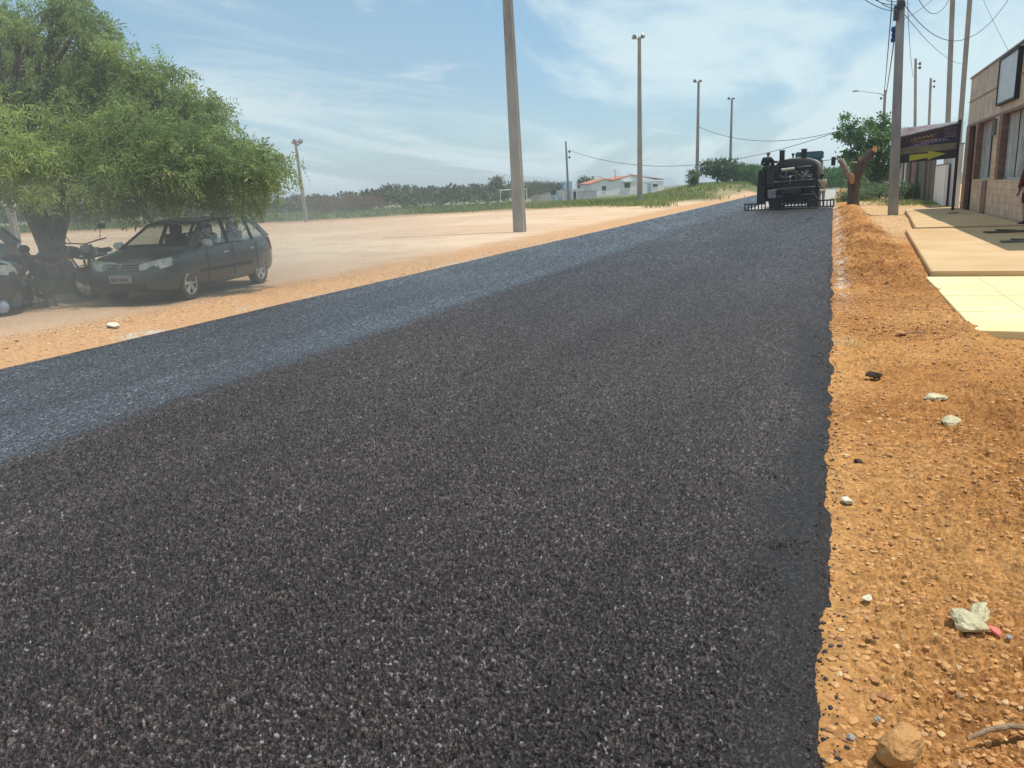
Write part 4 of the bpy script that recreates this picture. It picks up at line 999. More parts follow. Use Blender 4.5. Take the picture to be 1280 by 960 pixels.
    for x in (-.95, .98):
        k = MB(); k.box((x, 2.2, 1.08), (.62, 2.9, .05)); k.box((x, .75, .85), (.62, .05, .5)); k.build('mudguard', 'tar', t)
        for y in (1.55, 2.85, 6.3):
            for dx in ((-.17, .17) if y < 4 else (0,)):
                w = MB(); w.lathe((x+dx-.13, y, .5), (1, 0, 0), [(.28, 0), (.46, 0), (.5, .04), (.5, .22), (.46, .26), (.28, .26)], 28); wo = w.build('wheel', 'rubber', t, smooth=True)
                r_ = MB(); r_.lathe((x+dx-.1, y, .5), (1, 0, 0), [(0, .08), (.12, .08), (.14, .02), (.27, .02), (.28, .1), (.28, .2), (.1, .2), (0, .2)], 20); r_.build('rim', 'steel', wo)
    # cab
    k = MB(); vs = [(-1.15, 5.2, 1.0), (1.15, 5.2, 1.0), (1.15, 7.3, 1.0), (-1.15, 7.3, 1.0), (-1.15, 5.2, 2.6), (1.15, 5.2, 2.6), (1.15, 6.9, 2.6), (-1.15, 7.0, 2.6)]
    k.add(vs, [(0, 3, 2, 1), (4, 5, 6, 7), (0, 1, 5, 4), (1, 2, 6, 5), (2, 3, 7, 6), (3, 0, 4, 7)]); cab = k.build('cab', 'teal', t, bev=.06)
    k = MB(); k.box((.45, 5.8, 2.83), (1.5, 1.2, .42)); k.build('roof_box', 'teal', t, bev=.05)
    k = MB(); k.box((0, 7.18, 2.05), (2.0, .03, .75), rot=(-.22, 0, 0)); k.build('windscreen', 'darkwin', cab)
    for sx in (-1, 1):
        k = MB(); k.box((sx*1.165, 6.2, 2.1), (.02, .9, .65)); k.build('side_window', 'darkwin', cab)
        k = MB(); k.tube([(sx*1.1, 6.9, 2.5), (sx*1.6, 6.8, 2.55)], .02, 6); k.box((sx*1.72, 6.8, 2.45), (.24, .1, .5)); k.build('mirror', 'blackplastic', cab, bev=.02)
    # spray bars: centre and two wings, with comb of nozzles
    def bar(x0, x1, z, y, name='spray_bar'):
        k = MB(); k.box(((x0+x1)/2, y, z+.30), (x1-x0, .1, .07)); k.box(((x0+x1)/2, y, z), (x1-x0, .06, .04)); bo = k.build(name, 'tar', t)
        q = MB(); n_ = int((x1-x0)/.17)
        for i in range(n_+1):
            x = x0+.03+(x1-x0-.06)*i/n_; q.box((x, y, z+.15), (.06, .06, .30))
        q.build('nozzles', 'tar', bo)
    bar(-.55, .75, .12, -.3); bar(-2.35, -1.25, .04, -.45); bar(1.25, 2.12, .10, -.3)
    k = MB(); k.tube([(-2.35, -.45, .03), (2.1, -.4, .06)], .025, 6); k.box((-.85, -.25, .25), (.5, .2, .42)); k.box((1.0, -.25, .3), (.4, .2, .42)); k.tube([(-1.4, -.4, .45), (-1.1, -.3, .8)], .03, 6); k.tube([(1.3, -.3, .5), (1.0, -.2, .9)], .03, 6); k.build('bar_carrier', 'tar', t)
    k = MB(); k.box((.1, -.22, .3), (1.25, .02, .14)); k.build('bright_gap_sheet', 'cream', t)  # added cream sheet, stands in for bright ground seen between nozzles
    return t, c
M['pipeyellow'] = mat('pipeyellow', (.42, .28, .07), (.2, .14, .06), .5, 9)
tk, tc_ = truck()
def tl(x, y, z=0):
    v = Euler((0, 0, R(-2))).to_matrix() @ Vector((x, y, z)); return (tc_[0]+v.x, tc_[1]+v.y, .045+v.z)
J = dict(STAND); J.update(chest=(0, .06, 1.32), neckb=(0, .1, 1.43), neck=(0, .12, 1.49), head=(0, .17, 1.6), ell=(-.3, .08, 1.16), wrl=(-.24, .28, 1.05), elr=(.34, .1, 1.2), wrr=(.5, .24, 1.22))
person('person in dark work clothes and cap riding the rear platform of the truck', tl(-1.3, -.02, 1.25), R(-14), J, [('shirt', 'work', LSHIRT, .03), ('trousers', 'work', PANTS, .03)], hair=False, cap='cap')
J = dict(STAND); J.update(elr=(.24, .1, 1.14), wrr=(.12, .3, 1.1), ell=(-.24, .1, 1.14), wrl=(-.1, .3, 1.12))
person('person in beige shirt and pale trousers walking at the right rear of the truck', (*tl(1.38, 2.0)[:2], .03), R(20), J, [('shirt', 'beige', LSHIRT, .025), ('trousers', 'pale', PANTS, .022)], cap='cap')

# ------------------------------------------------------------------ cars
def lin(x, xs, ys): return float(np.interp(x, xs, ys))
def car(label, paint, loc, rz, name='parked_car', group='cars parked under the tree'):
    """x forward, y left, z up"""
    t = empty(name, loc, rz, label, 'car', group)
    topx = [-1.95, -1.93, -1.88, -1.8, -1.2, 0, .7, .95, 1.25, 1.55, 1.75, 1.85, 1.92, 1.96]
    topz = [.62, .80, .93, .97, .945, .925, .925, .93, .89, .83, .775, .71, .62, .52]
    wx = [-1.95, -1.88, -1.7, -1.3, 0, 1.2, 1.55, 1.78, 1.9, 1.96]; wy = [.66, .74, .79, .82, .825, .815, .79, .72, .62, .5]
    bx = [-1.95, -1.8, -1.5, 0, 1.5, 1.8, 1.96]; bz = [.36, .27, .2, .19, .2, .22, .3]
    xs = sorted(set([-1.95, -1.93, -1.88, -1.8, -1.7]+list(np.round(np.linspace(-1.6, 1.6, 33), 3))+[1.7, 1.78, 1.85, 1.9, 1.93, 1.96]))
    vs, fs = [], []
    half = []
    for x in xs:
        w = lin(x, wx, wy); zt = lin(x, topx, topz); zb = lin(x, bx, bz); H = zt-zb
        cr = .035 if x > .9 else .0
        p = [(0, zb), (w*.8, zb), (w*.95, zb+.04), (w*.985, zb+H*.22), (w*.992, zb+H*.4), (w*1.0, zb+H*.55), (w*.995, zb+H*.72), (w*.965, zb+H*.87), (w*.925, zb+H*.965), (w*.85, zt), (w*.45, zt+cr*.8), (0, zt+cr)]
        ring = p+[(-a, b) for a, b in p[-2:0:-1]]
        half.append(ring)
        vs += [(x, a, b) for a, b in ring]
    n = len(half[0])
    for i in range(len(xs)-1):
        for j in range(n): fs.append((i*n+j, i*n+(j+1) % n, (i+1)*n+(j+1) % n, (i+1)*n+j))
    fs.append(tuple(range(n))); fs.append(tuple((len(xs)-1)*n+j for j in range(n)))
    k = MB(); k.add(vs, fs); bo = k.build('body', paint, t, smooth=True)
    FWx, RWx, WR = 1.2, -1.22, .29
    cut = MB()
    for wxx in (FWx, RWx):
        for sy in (-1, 1): cut.lathe((wxx, sy*.55, .30), (0, sy, 0), [(0, 0), (.355, 0), (.355, .4), (0, .4)], 32)
    co = cut.build('cutter', 'interior'); md = bo.modifiers.new('b', 'BOOLEAN'); md.object = co; md.operation = 'DIFFERENCE'; md.solver = 'EXACT'
    dg = bpy.context.evaluated_depsgraph_get(); dg.update(); m2 = bpy.data.meshes.new_from_object(bo.evaluated_get(dg)); bo.modifiers.clear(); bo.data = m2
    bpy.data.objects.remove(co)
    for p_ in m2.polygons: p_.use_smooth = True
    m2.set_sharp_from_angle(angle=R(40))
    # roof
    k = MB(); rx = [.28, .1, -.3, -.9, -1.3, -1.52, -1.58]; rz_ = [1.345, 1.385, 1.41, 1.405, 1.38, 1.35, 1.33]; rw = [.545, .56, .575, .57, .555, .54, .52]
    vs, fs = [], []
    for x, z, w in zip(rx, rz_, rw):
        ring = [(w, z-.05), (w*.97, z-.01), (w*.8, z+.012), (0, z+.025), (-w*.8, z+.012), (-w*.97, z-.01), (-w, z-.05), (-w*.9, z-.05), (0, z-.01), (w*.9, z-.05)]
        vs += [(x, a, b) for a, b in ring]
    for i in range(len(rx)-1):
        for j in range(10): fs.append((i*10+j, i*10+(j+1) % 10, (i+1)*10+(j+1) % 10, (i+1)*10+j))
    fs += [tuple(range(10)), tuple(60+j for j in range(10))]
    k.add(vs, fs); k.build('roof', paint, t, smooth=True)
    # pillars
    for sy in (-1, 1):
        for nm, a, b, wd, m_ in (('front_pillar', (.98, .72, .915), (.27, .55, 1.335), .055, paint), ('door_pillar', (-.22, .755, .92), (-.32, .58, 1.36), .05, 'blackplastic'), ('rear_pillar', (-1.12, .755, .93), (-1.2, .575, 1.34), .045, 'blackplastic'), ('tail_pillar', (-1.8, .71, .95), (-1.5, .53, 1.32), .11, paint)):
            a = Vector((a[0], a[1]*sy, a[2])); b = Vector((b[0], b[1]*sy, b[2])); k = MB(); f_ = Vector((wd, 0, 0)); o_ = Vector((0, -.035*sy, 0))
            k.prism([a-f_, a+f_, b+f_, b-f_], o_); k.build(nm, m_, t, bev=.006)
        # glass
        def pane(nm, pts):
            k = MB(); k.prism([(x, y*sy, z) for x, y, z in pts], (0, -.006*sy, 0)); k.build(nm, 'glass', t)
        pane('side_window', [(.88, .725, .925), (-.2, .745, .925), (-.3, .572, 1.35), (.3, .565, 1.33)])
        pane('side_window', [(-.26, .745, .925), (-1.1, .745, .93), (-1.18, .568, 1.34), (-.34, .572, 1.35)])
        pane('quarter_window', [(-1.16, .745, .935), (-1.62, .725, .95), (-1.44, .55, 1.31), (-1.22, .566, 1.33)])
        # handles, mirror, mouldings, seams
        for x in (.02, -.92):
            k = MB(); k.box((x, .83*sy, .76), (.17, .03, .035)); k.build('door_handle', 'chrome', t, bev=.008)
        k = MB(); k.box((.72, .92*sy, .97), (.1, .2, .13), rot=(0, 0, -.15*sy)); mo = k.build('mirror', 'mirrorcap', t, bev=.03, smooth=True)
        k = MB(); k.tube([(.74, .76*sy, .93), (.73, .86*sy, .95)], .025, 6); k.build('arm', 'blackplastic', mo)
        k = MB()
        for x in (.62, -.24, -1.12): k.box((x, .822*sy, .6), (.009, .01, .6))
        k.build('door_seam', 'blackplastic', t)
        k = MB(); k.box((.0, .828*sy, .48), (1.75, .018, .06)); k.build('side_moulding', 'blackplastic', t, bev=.005)
        # lights
        k = MB(); F_ = [(1.925, .36, .605, .70), (1.905, .50, .60, .735), (1.85, .63, .61, .765), (1.75, .735, .63, .785), (1.62, .795, .655, .79)]
        vv = [(x+.012, y*sy, z0) for x, y, z0, z1 in F_]+[(x-.0-.07*(z1-.6), y*.985*sy, z1) for x, y, z0, z1 in F_]
        vv += [(x-.10, y*.9*sy, z) for x, y, z in vv]; ff = [(i, i+1, i+6, i+5) for i in range(4)]+[(i+10, i+15, i+16, i+11) for i in range(4)]+[(i, i+10, i+11, i+1) for i in range(4)]+[(i+5, i+6, i+16, i+15) for i in range(4)]+[(0, 5, 15, 10), (4, 14, 19, 9)]
        k.add(vv, ff); h_ = k.build('headlight', 'lens', t, smooth=True)
        k = MB(); k.prism([(-1.9, .55*sy, .66), (-1.86, .60*sy, .95), (-1.7, .775*sy, .93), (-1.74, .80*sy, .68)], (-.03, .012*sy, 0)); k.build('tail_light', 'redlens', t, bev=.006)
        k = MB(); k.lathe((1.86, .52*sy, .38), (1, .3*sy, 0), [(0, .04), (.06, .04), (.065, 0), (.065, -.04)], 14); k.build('fog_light', 'lens', t)
    k = MB(); k.prism([(.97, -.70, .93), (.97, .70, .93), (.27, .54, 1.34), (.27, -.54, 1.34)], (-.008, 0, -.006)); k.build('windscreen', 'glass', t)
    k = MB(); k.prism([(-1.83, -.64, .97), (-1.83, .64, .97), (-1.56, .50, 1.325), (-1.56, -.50, 1.325)], (.008, 0, -.006)); k.build('rear_window', 'glass', t)
    # front
    k = MB()
    for i in range(3): k.box((1.915-.012*i, 0, .62+.045*i), (.05, .72, .018), rot=(0, -.3, 0))
    g_ = k.build('grille', 'alloy_dark', t)
    k = MB(); k.lathe((1.93, 0, .68), (1, 0, .2), [(0, .012), (.04, .012), (.045, 0), (.045, -.02)], 20); k.build('badge', 'alloy_dark', g_)
    k = MB(); k.box((1.945, 0, .33), (.05, .95, .11)); k.build('air_intake', 'blackplastic', t)
    k = MB(); k.box((1.975, 0, .47), (.02, .42, .13)); pl = k.build('number_plate', 'plate', t)
    k = MB()
    for i, y in enumerate((-.16, -.115, -.07, .0, .045, .09, .135)): k.box((1.987, y, .46), (.004, .026, .06))
    k.build('plate_characters', 'blackplastic', pl)
    k = MB(); k.box((-1.965, 0, .5), (.02, .42, .13)); k.build('rear_plate', 'plate', t)
    k = MB(); k.tube([(.2, 0, 1.38), (-.15, 0, 1.75)], .004, 5); k.build('antenna', 'blackplastic', t)
    # interior
    for x in (.15, -.75):
        for y in (-.33, .33):
            k = MB(); k.box((x, y, .52), (.45, .42, .16)); k.box((x-.27, y, .82), (.13, .42, .6), rot=(0, -.2, 0)); k.box((x-.35, y, 1.2), (.08, .24, .16), rot=(0, -.1, 0)); k.tube([(x-.34, y, 1.05), (x-.35, y, 1.18)], .03, 6)
            k.build('seat', 'interior', t, bev=.03)
    k = MB(); k.box((.78, 0, .93), (.32, 1.3, .1)); k.build('dashboard', 'interior', t, bev=.03)
    k = MB(); k.torus((.52, .34, .98), (1, 0, .45), .18, .015, 20, 6); k.build('steering_wheel', 'interior', t)
    k = MB(); k.box((.32, 0, 1.29), (.02, .2, .05)); k.build('rear_view_mirror', 'interior', t)
    for wxx in (FWx, RWx):
        for sy in (-1, 1):
            w = MB(); prof = [(.18, -.075), (.265, -.08), (.288, -.06), (.292, 0), (.288, .06), (.265, .08), (.18, .075)]
            w.lathe((wxx, sy*.725, .29), (0, 1, 0), prof, 36); wo = w.build('wheel', 'rubber', t, smooth=True)
            r_ = MB(); r_.lathe((wxx, sy*.725, .29), (0, sy, 0), [(0, -.03), (.16, -.03), (.175, .03), (.19, .075), (.185, .08), (.17, .06)], 30)
            r_.build('rim', 'blackplastic', wo)
            r_ = MB(); r_.lathe((wxx, sy*.725, .29), (0, sy, 0), [(0, .075), (.045, .075), (.05, .05)], 16)
            for i in range(5):
                a = 2*PI*i/5+.3; d = Vector((math.cos(a), 0, math.sin(a))); s2 = Vector((-math.sin(a), 0, math.cos(a)))
                c0 = Vector((wxx, sy*.78, .29)); r_.prism([c0+d*.03-s2*.03, c0+d*.03+s2*.03, c0+d*.175+s2*.045, c0+d*.175-s2*.045], (0, sy*.015, 0))
            r_.lathe((wxx, sy*.725, .29), (0, sy, 0), [(.165, .06), (.17, .082), (.19, .08)], 30)
            r_.build('spokes', 'alloy', wo)
    return t
M['alloy_dark'] = mat('alloy_dark', (.16, .17, .17), (.1, .11, .11), .4, 9, metal=.4)
# dark hatchback: front towards the camera
fwp = np.array([-10.55, 10.85]); rwp = np.array([-10.95, 13.22])
dirf = fwp-rwp; ang = math.atan2(dirf[1], dirf[0]); dn = dirf/np.linalg.norm(dirf)
ctr = (fwp+rwp)/2+np.array([dn[1], -dn[0]])*.78
car('dark teal grey hatchback parked facing the camera at the road side', 'carpaint', (ctr[0]+dn[0]*.01, ctr[1], .0), ang)
pn = gx(36, 13.6); hd = R(50)
car('dark car at the left edge with only its bonnet in view', 'navy', (pn[0]-1.95*math.cos(hd), pn[1]-1.95*math.sin(hd), .05), hd)
pn = gx(38, 18.2); hd = R(230)
car('silver grey car with red tail light parked behind the dark bonnet', 'silver', (pn[0]+1.95*math.cos(hd), pn[1]+1.95*math.sin(hd), .05), hd)

# ------------------------------------------------------------------ motorcycles
def moto():
    t = empty('motorcycle', (0, 0, 0))
    for x in (-.62, .66):
        w = MB(); w.torus((x, 0, .3), (0, 1, 0), .26, .045, 30, 10); wo = w.build('wheel', 'rubber', t, smooth=True)
        s_ = MB(); s_.lathe((x, 0, .3), (0, 1, 0), [(0, -.05), (.04, -.05), (.04, .05), (0, .05)], 12)
        for i in range(12): a = 2*PI*i/12; s_.tube([(x, .02*(-1)**i, .3), (x+.23*math.cos(a), 0, .3+.23*math.sin(a))], .004, 4)
        s_.build('spokes', 'steel', wo)
    k = MB()
    for s_ in (-1, 1): k.tube([(.66, .08*s_, .3), (.42, .08*s_, .85), (.36, .08*s_, 1.0)], .022, 8)
    k.build('fork', 'steel', t)
    k = MB(); k.tube([(.38, 0, .85), (-.1, 0, .72), (-.55, 0, .78)], .03, 8); k.tube([(.38, 0, .8), (.25, 0, .35), (-.15, 0, .3), (-.62, 0, .3)], .025, 8); k.tube([(-.2, 0, .7), (-.15, 0, .3)], .025); k.build('frame', 'blackplastic', t)
    k = MB(); k.ball((.15, 0, .85), (.27, .14, .13), 16, 10); k.build('fuel_tank', 'maroonpaint', t, smooth=True)
    k = MB(); k.box((-.32, 0, .84), (.66, .24, .09), rot=(0, .08, 0)); k.build('seat', 'blackplastic', t, bev=.03, smooth=True)
    k = MB(); k.box((.05, 0, .42), (.34, .26, .26)); k.tube([(.14, 0, .5), (.2, 0, .68)], [.1, .09], 12); k.build('engine', 'steel', t, bev=.02)
    k = MB(); k.tube([(.15, -.1, .4), (0, -.15, .24), (-.75, -.17, .34)], [.025, .03, .045], 10); k.build('exhaust', 'chrome', t, smooth=True)
    k = MB(); k.tube([(.28, -.36, 1.08), (.36, -.2, 1.06), (.37, 0, 1.02), (.36, .2, 1.06), (.28, .36, 1.08)], .013, 8); hb = k.build('handlebar', 'steel', t, smooth=True)
    for s_ in (-1, 1):
        k = MB(); k.tube([(.3, .25*s_, 1.07), (.33, .32*s_, 1.28)], .007, 6); k.ball((.33, .34*s_, 1.31), (.02, .075, .05), 12, 8); k.build('mirror', 'blackplastic', hb)
    k = MB(); k.lathe((.42, 0, .93), (1, 0, -.1), [(0, -.1), (.07, -.07), (.09, 0), (.085, .03)], 16); hl = k.build('headlight', 'blackplastic', t, smooth=True)
    k = MB(); k.lathe((.45, 0, .93), (1, 0, -.1), [(0, .015), (.05, .01), (.08, 0)], 16); k.build('lens', 'lens', hl)
    k = MB()
    for x, a0, a1 in ((.66, .5, 2.3), (-.62, .6, 2.8)):
        pts = [(x+.34*math.cos(a0+(a1-a0)*i/8), 0, .3+.34*math.sin(a0+(a1-a0)*i/8)) for i in range(9)]
        for a, b in zip(pts[:-1], pts[1:]): k.prism([(a[0], -.06, a[2]), (b[0], -.06, b[2]), (b[0], .06, b[2]), (a[0], .06, a[2])], (0, 0, .008))
    k.build('mudguard', 'maroonpaint', t)
    k = MB(); k.box((-.7, 0, .78), (.08, .12, .07)); k.build('tail_light', 'redlens', t, bev=.01)
    k = MB(); k.tube([(-.05, .12, .3), (-.1, .26, .02)], .012, 6); k.build('side_stand', 'steel', t)
    return t
M['maroonpaint'] = mat('maroonpaint', (.05, .01, .012), (.03, .008, .01), .3, 5, coat=.5)
m0 = moto()
spots = [(104, 15.6, YAW+R(200), 'motorcycle parked broadside right of the tree trunk', 0), (128, 15.4, YAW+R(-70), 'motorcycle facing the camera beside the hatchback bonnet', .1), (66, 14.7, YAW+R(10), 'dark motorcycle parked in front of the tree trunk', 0)]
for i, (px, dep, a, lab, _) in enumerate(spots):
    o = m0 if i == 0 else copy_tree(m0)
    p = gx(px, dep); o.location = (p[0], p[1], .01); o.rotation_euler = (R(5), 0, a); tag(o, lab, 'motorcycle', 'motorcycles under the tree')
# pale bags by the dark car
for i, (px, py, r_, lab) in enumerate(((17, 385, .2, 'bluish plastic sack on the ground under the dark car nose'), (4, 392, .13, 'smaller bluish sack beside the larger one at left edge'))):
    p = G(px, py, .05); k = MB(); k.ball((0, 0, r_*.9), (r_*.95, r_*.8, r_*1.05), 20, 14); 
    k.tube([(0, 0, r_*1.8), (.02, 0, r_*2.2)], [r_*.3, r_*.12], 8)
    for j, v_ in enumerate(k.v):
        q = Vector(v_); f_ = 1+.22*(rnd.random()-.5) if j % 3 == 0 else 1; k.v[j] = (q.x*f_, q.y*f_, max(0, q.z))
    o = k.build('plastic_sack', 'bluebag', smooth=True); o.location = (p[0], p[1], .06); tag(o, lab, 'sack', 'plastic sacks')

# ------------------------------------------------------------------ village
def house():
    D = 200.
    a = gx(740, D); z = -.35
    # building axis across the view
    t = empty('white_house', (a[0], a[1], z), YAW+R(-3), 'long white house with two terracotta roofs across the grass', 'house'); t.rotation_euler.z = YAW+R(13)
    sc_ = D/F
    def X(px): return (px-740)*sc_
    k = MB(); k.box(((X(740)+X(838))/2, 5, 1.5), (X(838)-X(740), 9, 3.0)); k.build('wall', 'white', t)
    # gables
    def roof(x0, xm, x1, zl, zm, zr, y0=.2, y1=10, nm='roof'):
        k = MB(); k.prism([(x0, y0, zl), (xm, y0, zm), (x1, y0, zr), (x1, y0, zr+.18), (xm, y0, zm+.2), (x0, y0, zl+.18)], (0, y1-y0, 0)); k.build(nm, 'rooftile', t)
        k = MB(); k.prism([(x0+.2, y0+.25, 2.9), (x1-.2, y0+.25, 2.9), (x1-.2, y0+.25, zr), (xm, y0+.25, zm), (x0+.2, y0+.25, zl)], (0, .15, 0)); k.build('gable', 'white', t)
    roof(X(739), X(758), X(768), 3.0, 4.0, 3.5); roof(X(766), X(791), X(806), 3.5, 4.6, 4.5)
    k = MB(); k.prism([(X(800), .3, 4.5), (X(838), .3, 3.3), (X(838), 6, 3.4), (X(800), 6, 5.2)], (0, 0, .15)); k.build('roof', 'rooftile', t)
    k = MB(); k.prism([(X(758), .3, 4.05), (X(772), .3, 3.6), (X(772), 6, 4.0), (X(758), 6, 4.9)], (0, 0, .15)); k.build('roof', 'rooftile', t)
    for px, w, z0, h in ((757, 1.1, 1.3, 1.1), (804, .9, 1.3, 1.1), (826, 1.3, 1.6, .7), (788, 1.5, 1.7, 1.2)):
        k = MB(); k.box((X(px), .47, z0+h/2), (w, .08, h)); wo = k.build('window', 'darkwin', t)
        k = MB(); k.box((X(px), .44, z0-.04), (w+.2, .1, .07)); k.box((X(px), .44, z0+h+.03), (w+.2, .08, .06)); k.build('frame', 'white', wo)
    k = MB(); k.box((X(818), .46, 1.3), (1.0, .08, 2.4)); k.build('door', 'paleblue', t)
    k = MB(); k.box((X(788), -.3, 3.25), (2.6, 1.6, .1)); k.build('porch_roof', 'white', t)
    k = MB(); k.tube([(X(773), 1, 4), (X(773), 1, 6.4)], .07, 6); k.build('mast', 'steel', t)
house()
def gatehouse():
    D = 195.; a = gx(700, D); z = -1.1; t = empty('gatehouse', (a[0], a[1], z), YAW+R(2), 'small flat roofed white building behind the slim pole', 'building')
    s_ = D/F; X = lambda px: (px-700)*s_
    k = MB(); k.box((X(706), 3, 1.3), (X(714)-X(698), 4, 2.6)); k.build('wall', 'offwhite', t)
    k = MB(); k.box((X(722), 1.5, 1.35), (X(730)-X(715), 3, 2.7)); k.box((X(722.5), 1.5, 2.75), (X(732)-X(714), 3.3, .12)); k.build('porch', 'white', t)
    k = MB(); k.box((X(718.5), -.03, 1.1), (.7, .08, 2.1)); k.build('doorway', 'darkwin', t)
    k = MB(); k.box((X(713), 6, 3.7), (2.3, 1.9, 1.9)); k.box((X(708), 6, 1.5), (1.5, 1.5, 3.0)); k.build('water_tank', 'paleblue', t, bev=.05)
gatehouse()
def vwall(a, da, b, db, h, m, label, z=.2):
    p = gx(a, da); q = gx(b, db); t = wallrun('boundary_wall', [(p[0], p[1]), (q[0], q[1])], h, .2, m, label, 'wall', 'walls by the houses'); t.location.z = z
vwall(722, 190, 746, 190, 1.9, 'offwhite', 'plain pale wall joining the gatehouse and the white house', -.9)
vwall(742, 140, 800, 138, 1.3, 'darkhedgewall', 'dark weathered low wall below the white house windows', .9) if False else None
vwall(664, 185, 688, 185, 2.2, 'offwhite', 'short pale wall at the left end of the houses', -1.0)
def goal():
    a = gx(626, 95); t = empty('goal_frame', (a[0], a[1], 0), YAW, 'white football goal frame at the far side of the field', 'goal')
    for x in (0, 3.2): k = MB(); k.tube([(x, 0, 0), (x, 0, 1.9)], .04, 8); k.build('post', 'white', t)
    k = MB(); k.tube([(0, 0, 1.9), (3.2, 0, 1.9)], .04, 8); k.build('crossbar', 'white', t)
goal()
# gate bars near gatehouse
a = gx(688, 186); t = empty('blue_gate', (a[0], a[1], -1.0), YAW, 'grey blue gate with white posts between short wall and gatehouse', 'gate')
k = MB(); k.box((.6, 0, .8), (1.2, .05, 1.4)); k.box((2.2, 0, .6), (1.5, .05, 1.0)); k.build('leaf', 'paleblue', t)
for x in (0, 1.3, 3.1): k = MB(); k.box((x, 0, .9), (.16, .16, 1.8)); k.build('post', 'white', t)

# ------------------------------------------------------------------ vegetation far
def blob_tree(px, dep, w, h, label, seed, m='leafdark', z=0., trunk=.15, size=.45, n=5, bottom=.25):
    p = np.array(gx(px, dep)); p[2] = ground_z(p[0], p[1])+z; rr = np.random.RandomState(seed); lobes = []
    for _ in range(n):
        lobes.append(((rr.uniform(-.28, .28)*w, rr.uniform(-.2, .2)*w, h*(bottom+.35+rr.uniform(-.1, .12))), (w*.28, w*.28, h*(1-bottom)*.36)))
    lobes.append(((0, 0, h*(bottom+(1-bottom)*.52)), (w*.4, w*.4, h*(1-bottom)*.46)))
    return tree('broadleaf_tree', p, lobes, label, m, size, 8, 22, seed, trunk, 'trees near the houses', sub_r=.7)
blob_tree(733, 215, 6.2, 6.4, 'round green tree between gatehouse and white house', 31, 'leafmid')
blob_tree(896, 118, 6.6, 3.3, 'round dark tree behind the leafy bush pole', 32, 'leafdark', z=.35)
blob_tree(917, 122, 4.0, 2.6, 'small round tree right of the dark one, before the farthest pole', 33, 'leafmid', z=.5)
blob_tree(668, 205, 11, 5.2, 'low tree at the right end of the scrubland', 34, 'leafscrub')
blob_tree(690, 215, 9, 5.2, 'low tree left of the gatehouse', 35, 'leafmid')
blob_tree(623, 125, 3.4, 4.8, 'taller thin tree poking above the scrub near the goal', 36, 'leafscrub')
bush(871, 0, 100, 1.1, 'dense leafy bush growing at a floodlight pole foot', 41, 'leafmid', 'bushes along the field', .3, n=14, tall=1.7)
bush(908, 0, 118, 1.2, 'young sapling bush on the grassy bank', 42, 'leafmid', 'bushes along the field', .35, n=8, tall=1.8)
def scatter_leaves(name, gen, n, size, width, m, seed, label, cat=None):
    rn = np.random.RandomState(seed); P, D, T = gen(rn, n)
    V, Q = leaf_quads(P, D, size*(.6+.8*rn.rand(len(P))), width, rn)
    o = npmesh(name, V, Q, m, {'rnd': ('FACE', 'FLOAT', T)}); tag(o, label, cat, kind='stuff'); return o
# scrubland behind the field: many clumps along the far edge
def scrub(rn, n):
    Ps, Ds, Ts = [], [], []
    for i in range(420):
        px = rn.uniform(-260, 672); dep = rn.uniform(88, 150)
        if px > 640: dep = rn.uniform(160, 200)
        p = gx(px, dep); hh = rn.uniform(1.2, 2.6)*(dep/100)**.5
        hh *= .8+.5*vn(np.array([px/70.]), np.array([2.2]), 3)[0]
        r_ = rn.uniform(1.2, 2.4); k = n//420
        d = rn.normal(size=(k, 3)); d /= np.linalg.norm(d, axis=1, keepdims=True); d[:, 2] = np.abs(d[:, 2])
        q = np.array([p[0], p[1], hh*.42])+d*(.7+.35*rn.rand(k, 1))*np.array([r_, r_, hh*.62]); q[:, 2] = np.maximum(q[:, 2], .05)
        Ps.append(q); Ds.append(d+rn.normal(size=(k, 3))*.5); Ts.append(np.clip(.45+.5*(rn.rand()-.5)+.15*rn.normal(size=k), 0, 1))
    return np.concatenate(Ps), np.concatenate(Ds), np.concatenate(Ts)
scatter_leaves('scrubland', scrub, 420*240, .42, .6, 'leafscrub', 3, 'hazy green scrubland along the far side of the field', 'scrubland')
def dryb(rn, n):
    Ps, Ds = [], []
    for i in range(16):
        px = rn.uniform(400, 470) if i < 10 else rn.uniform(60, 200); p = gx(px, rn.uniform(82, 88)); k = n//16
        d = rn.normal(size=(k, 3)); d /= np.linalg.norm(d, axis=1, keepdims=True); d[:, 2] = np.abs(d[:, 2])
        q = np.array([p[0], p[1], .6])+d*np.array([1.2, 1.2, 1.3])*(.5+.5*rn.rand(k, 1)); Ps.append(q); Ds.append(d+rn.normal(size=(k, 3))*.6+np.array([0, 0, .6]))
    return np.concatenate(Ps), np.concatenate(Ds), rn.rand(n//16*16)
scatter_leaves('dry_brush', dryb, 16*260, .5, .2, 'leafdry', 4, 'dry reddish brushwood before the scrubland', 'brushwood')
def corn(rn, n):
    Ps, Ds = [], []
    for i in range(n//9):
        if rn.rand() < .5: px, dep, zz = rn.uniform(918, 962), rn.uniform(120, 145), 1.5
        else: px, dep, zz = rn.uniform(1008, 1066), rn.uniform(105, 150), .1
        p = gx(px, dep); h = 2.5+.5*rn.rand(); zz = ground_z(p[0], p[1])-.1
        for j in range(9):
            a = rn.uniform(0, 6.28); zb = zz+h*rn.uniform(0, .8); Ps.append((p[0], p[1], zb)); Ds.append((math.cos(a)*.6, math.sin(a)*.6, 1.0))
    return np.array(Ps), np.array(Ds), np.clip(rn.rand(len(Ps))*.8, 0, 1)
scatter_leaves('corn_field', corn, 9*1500, 1.0, .16, 'corn', 5, 'tall green corn behind the truck', 'corn')
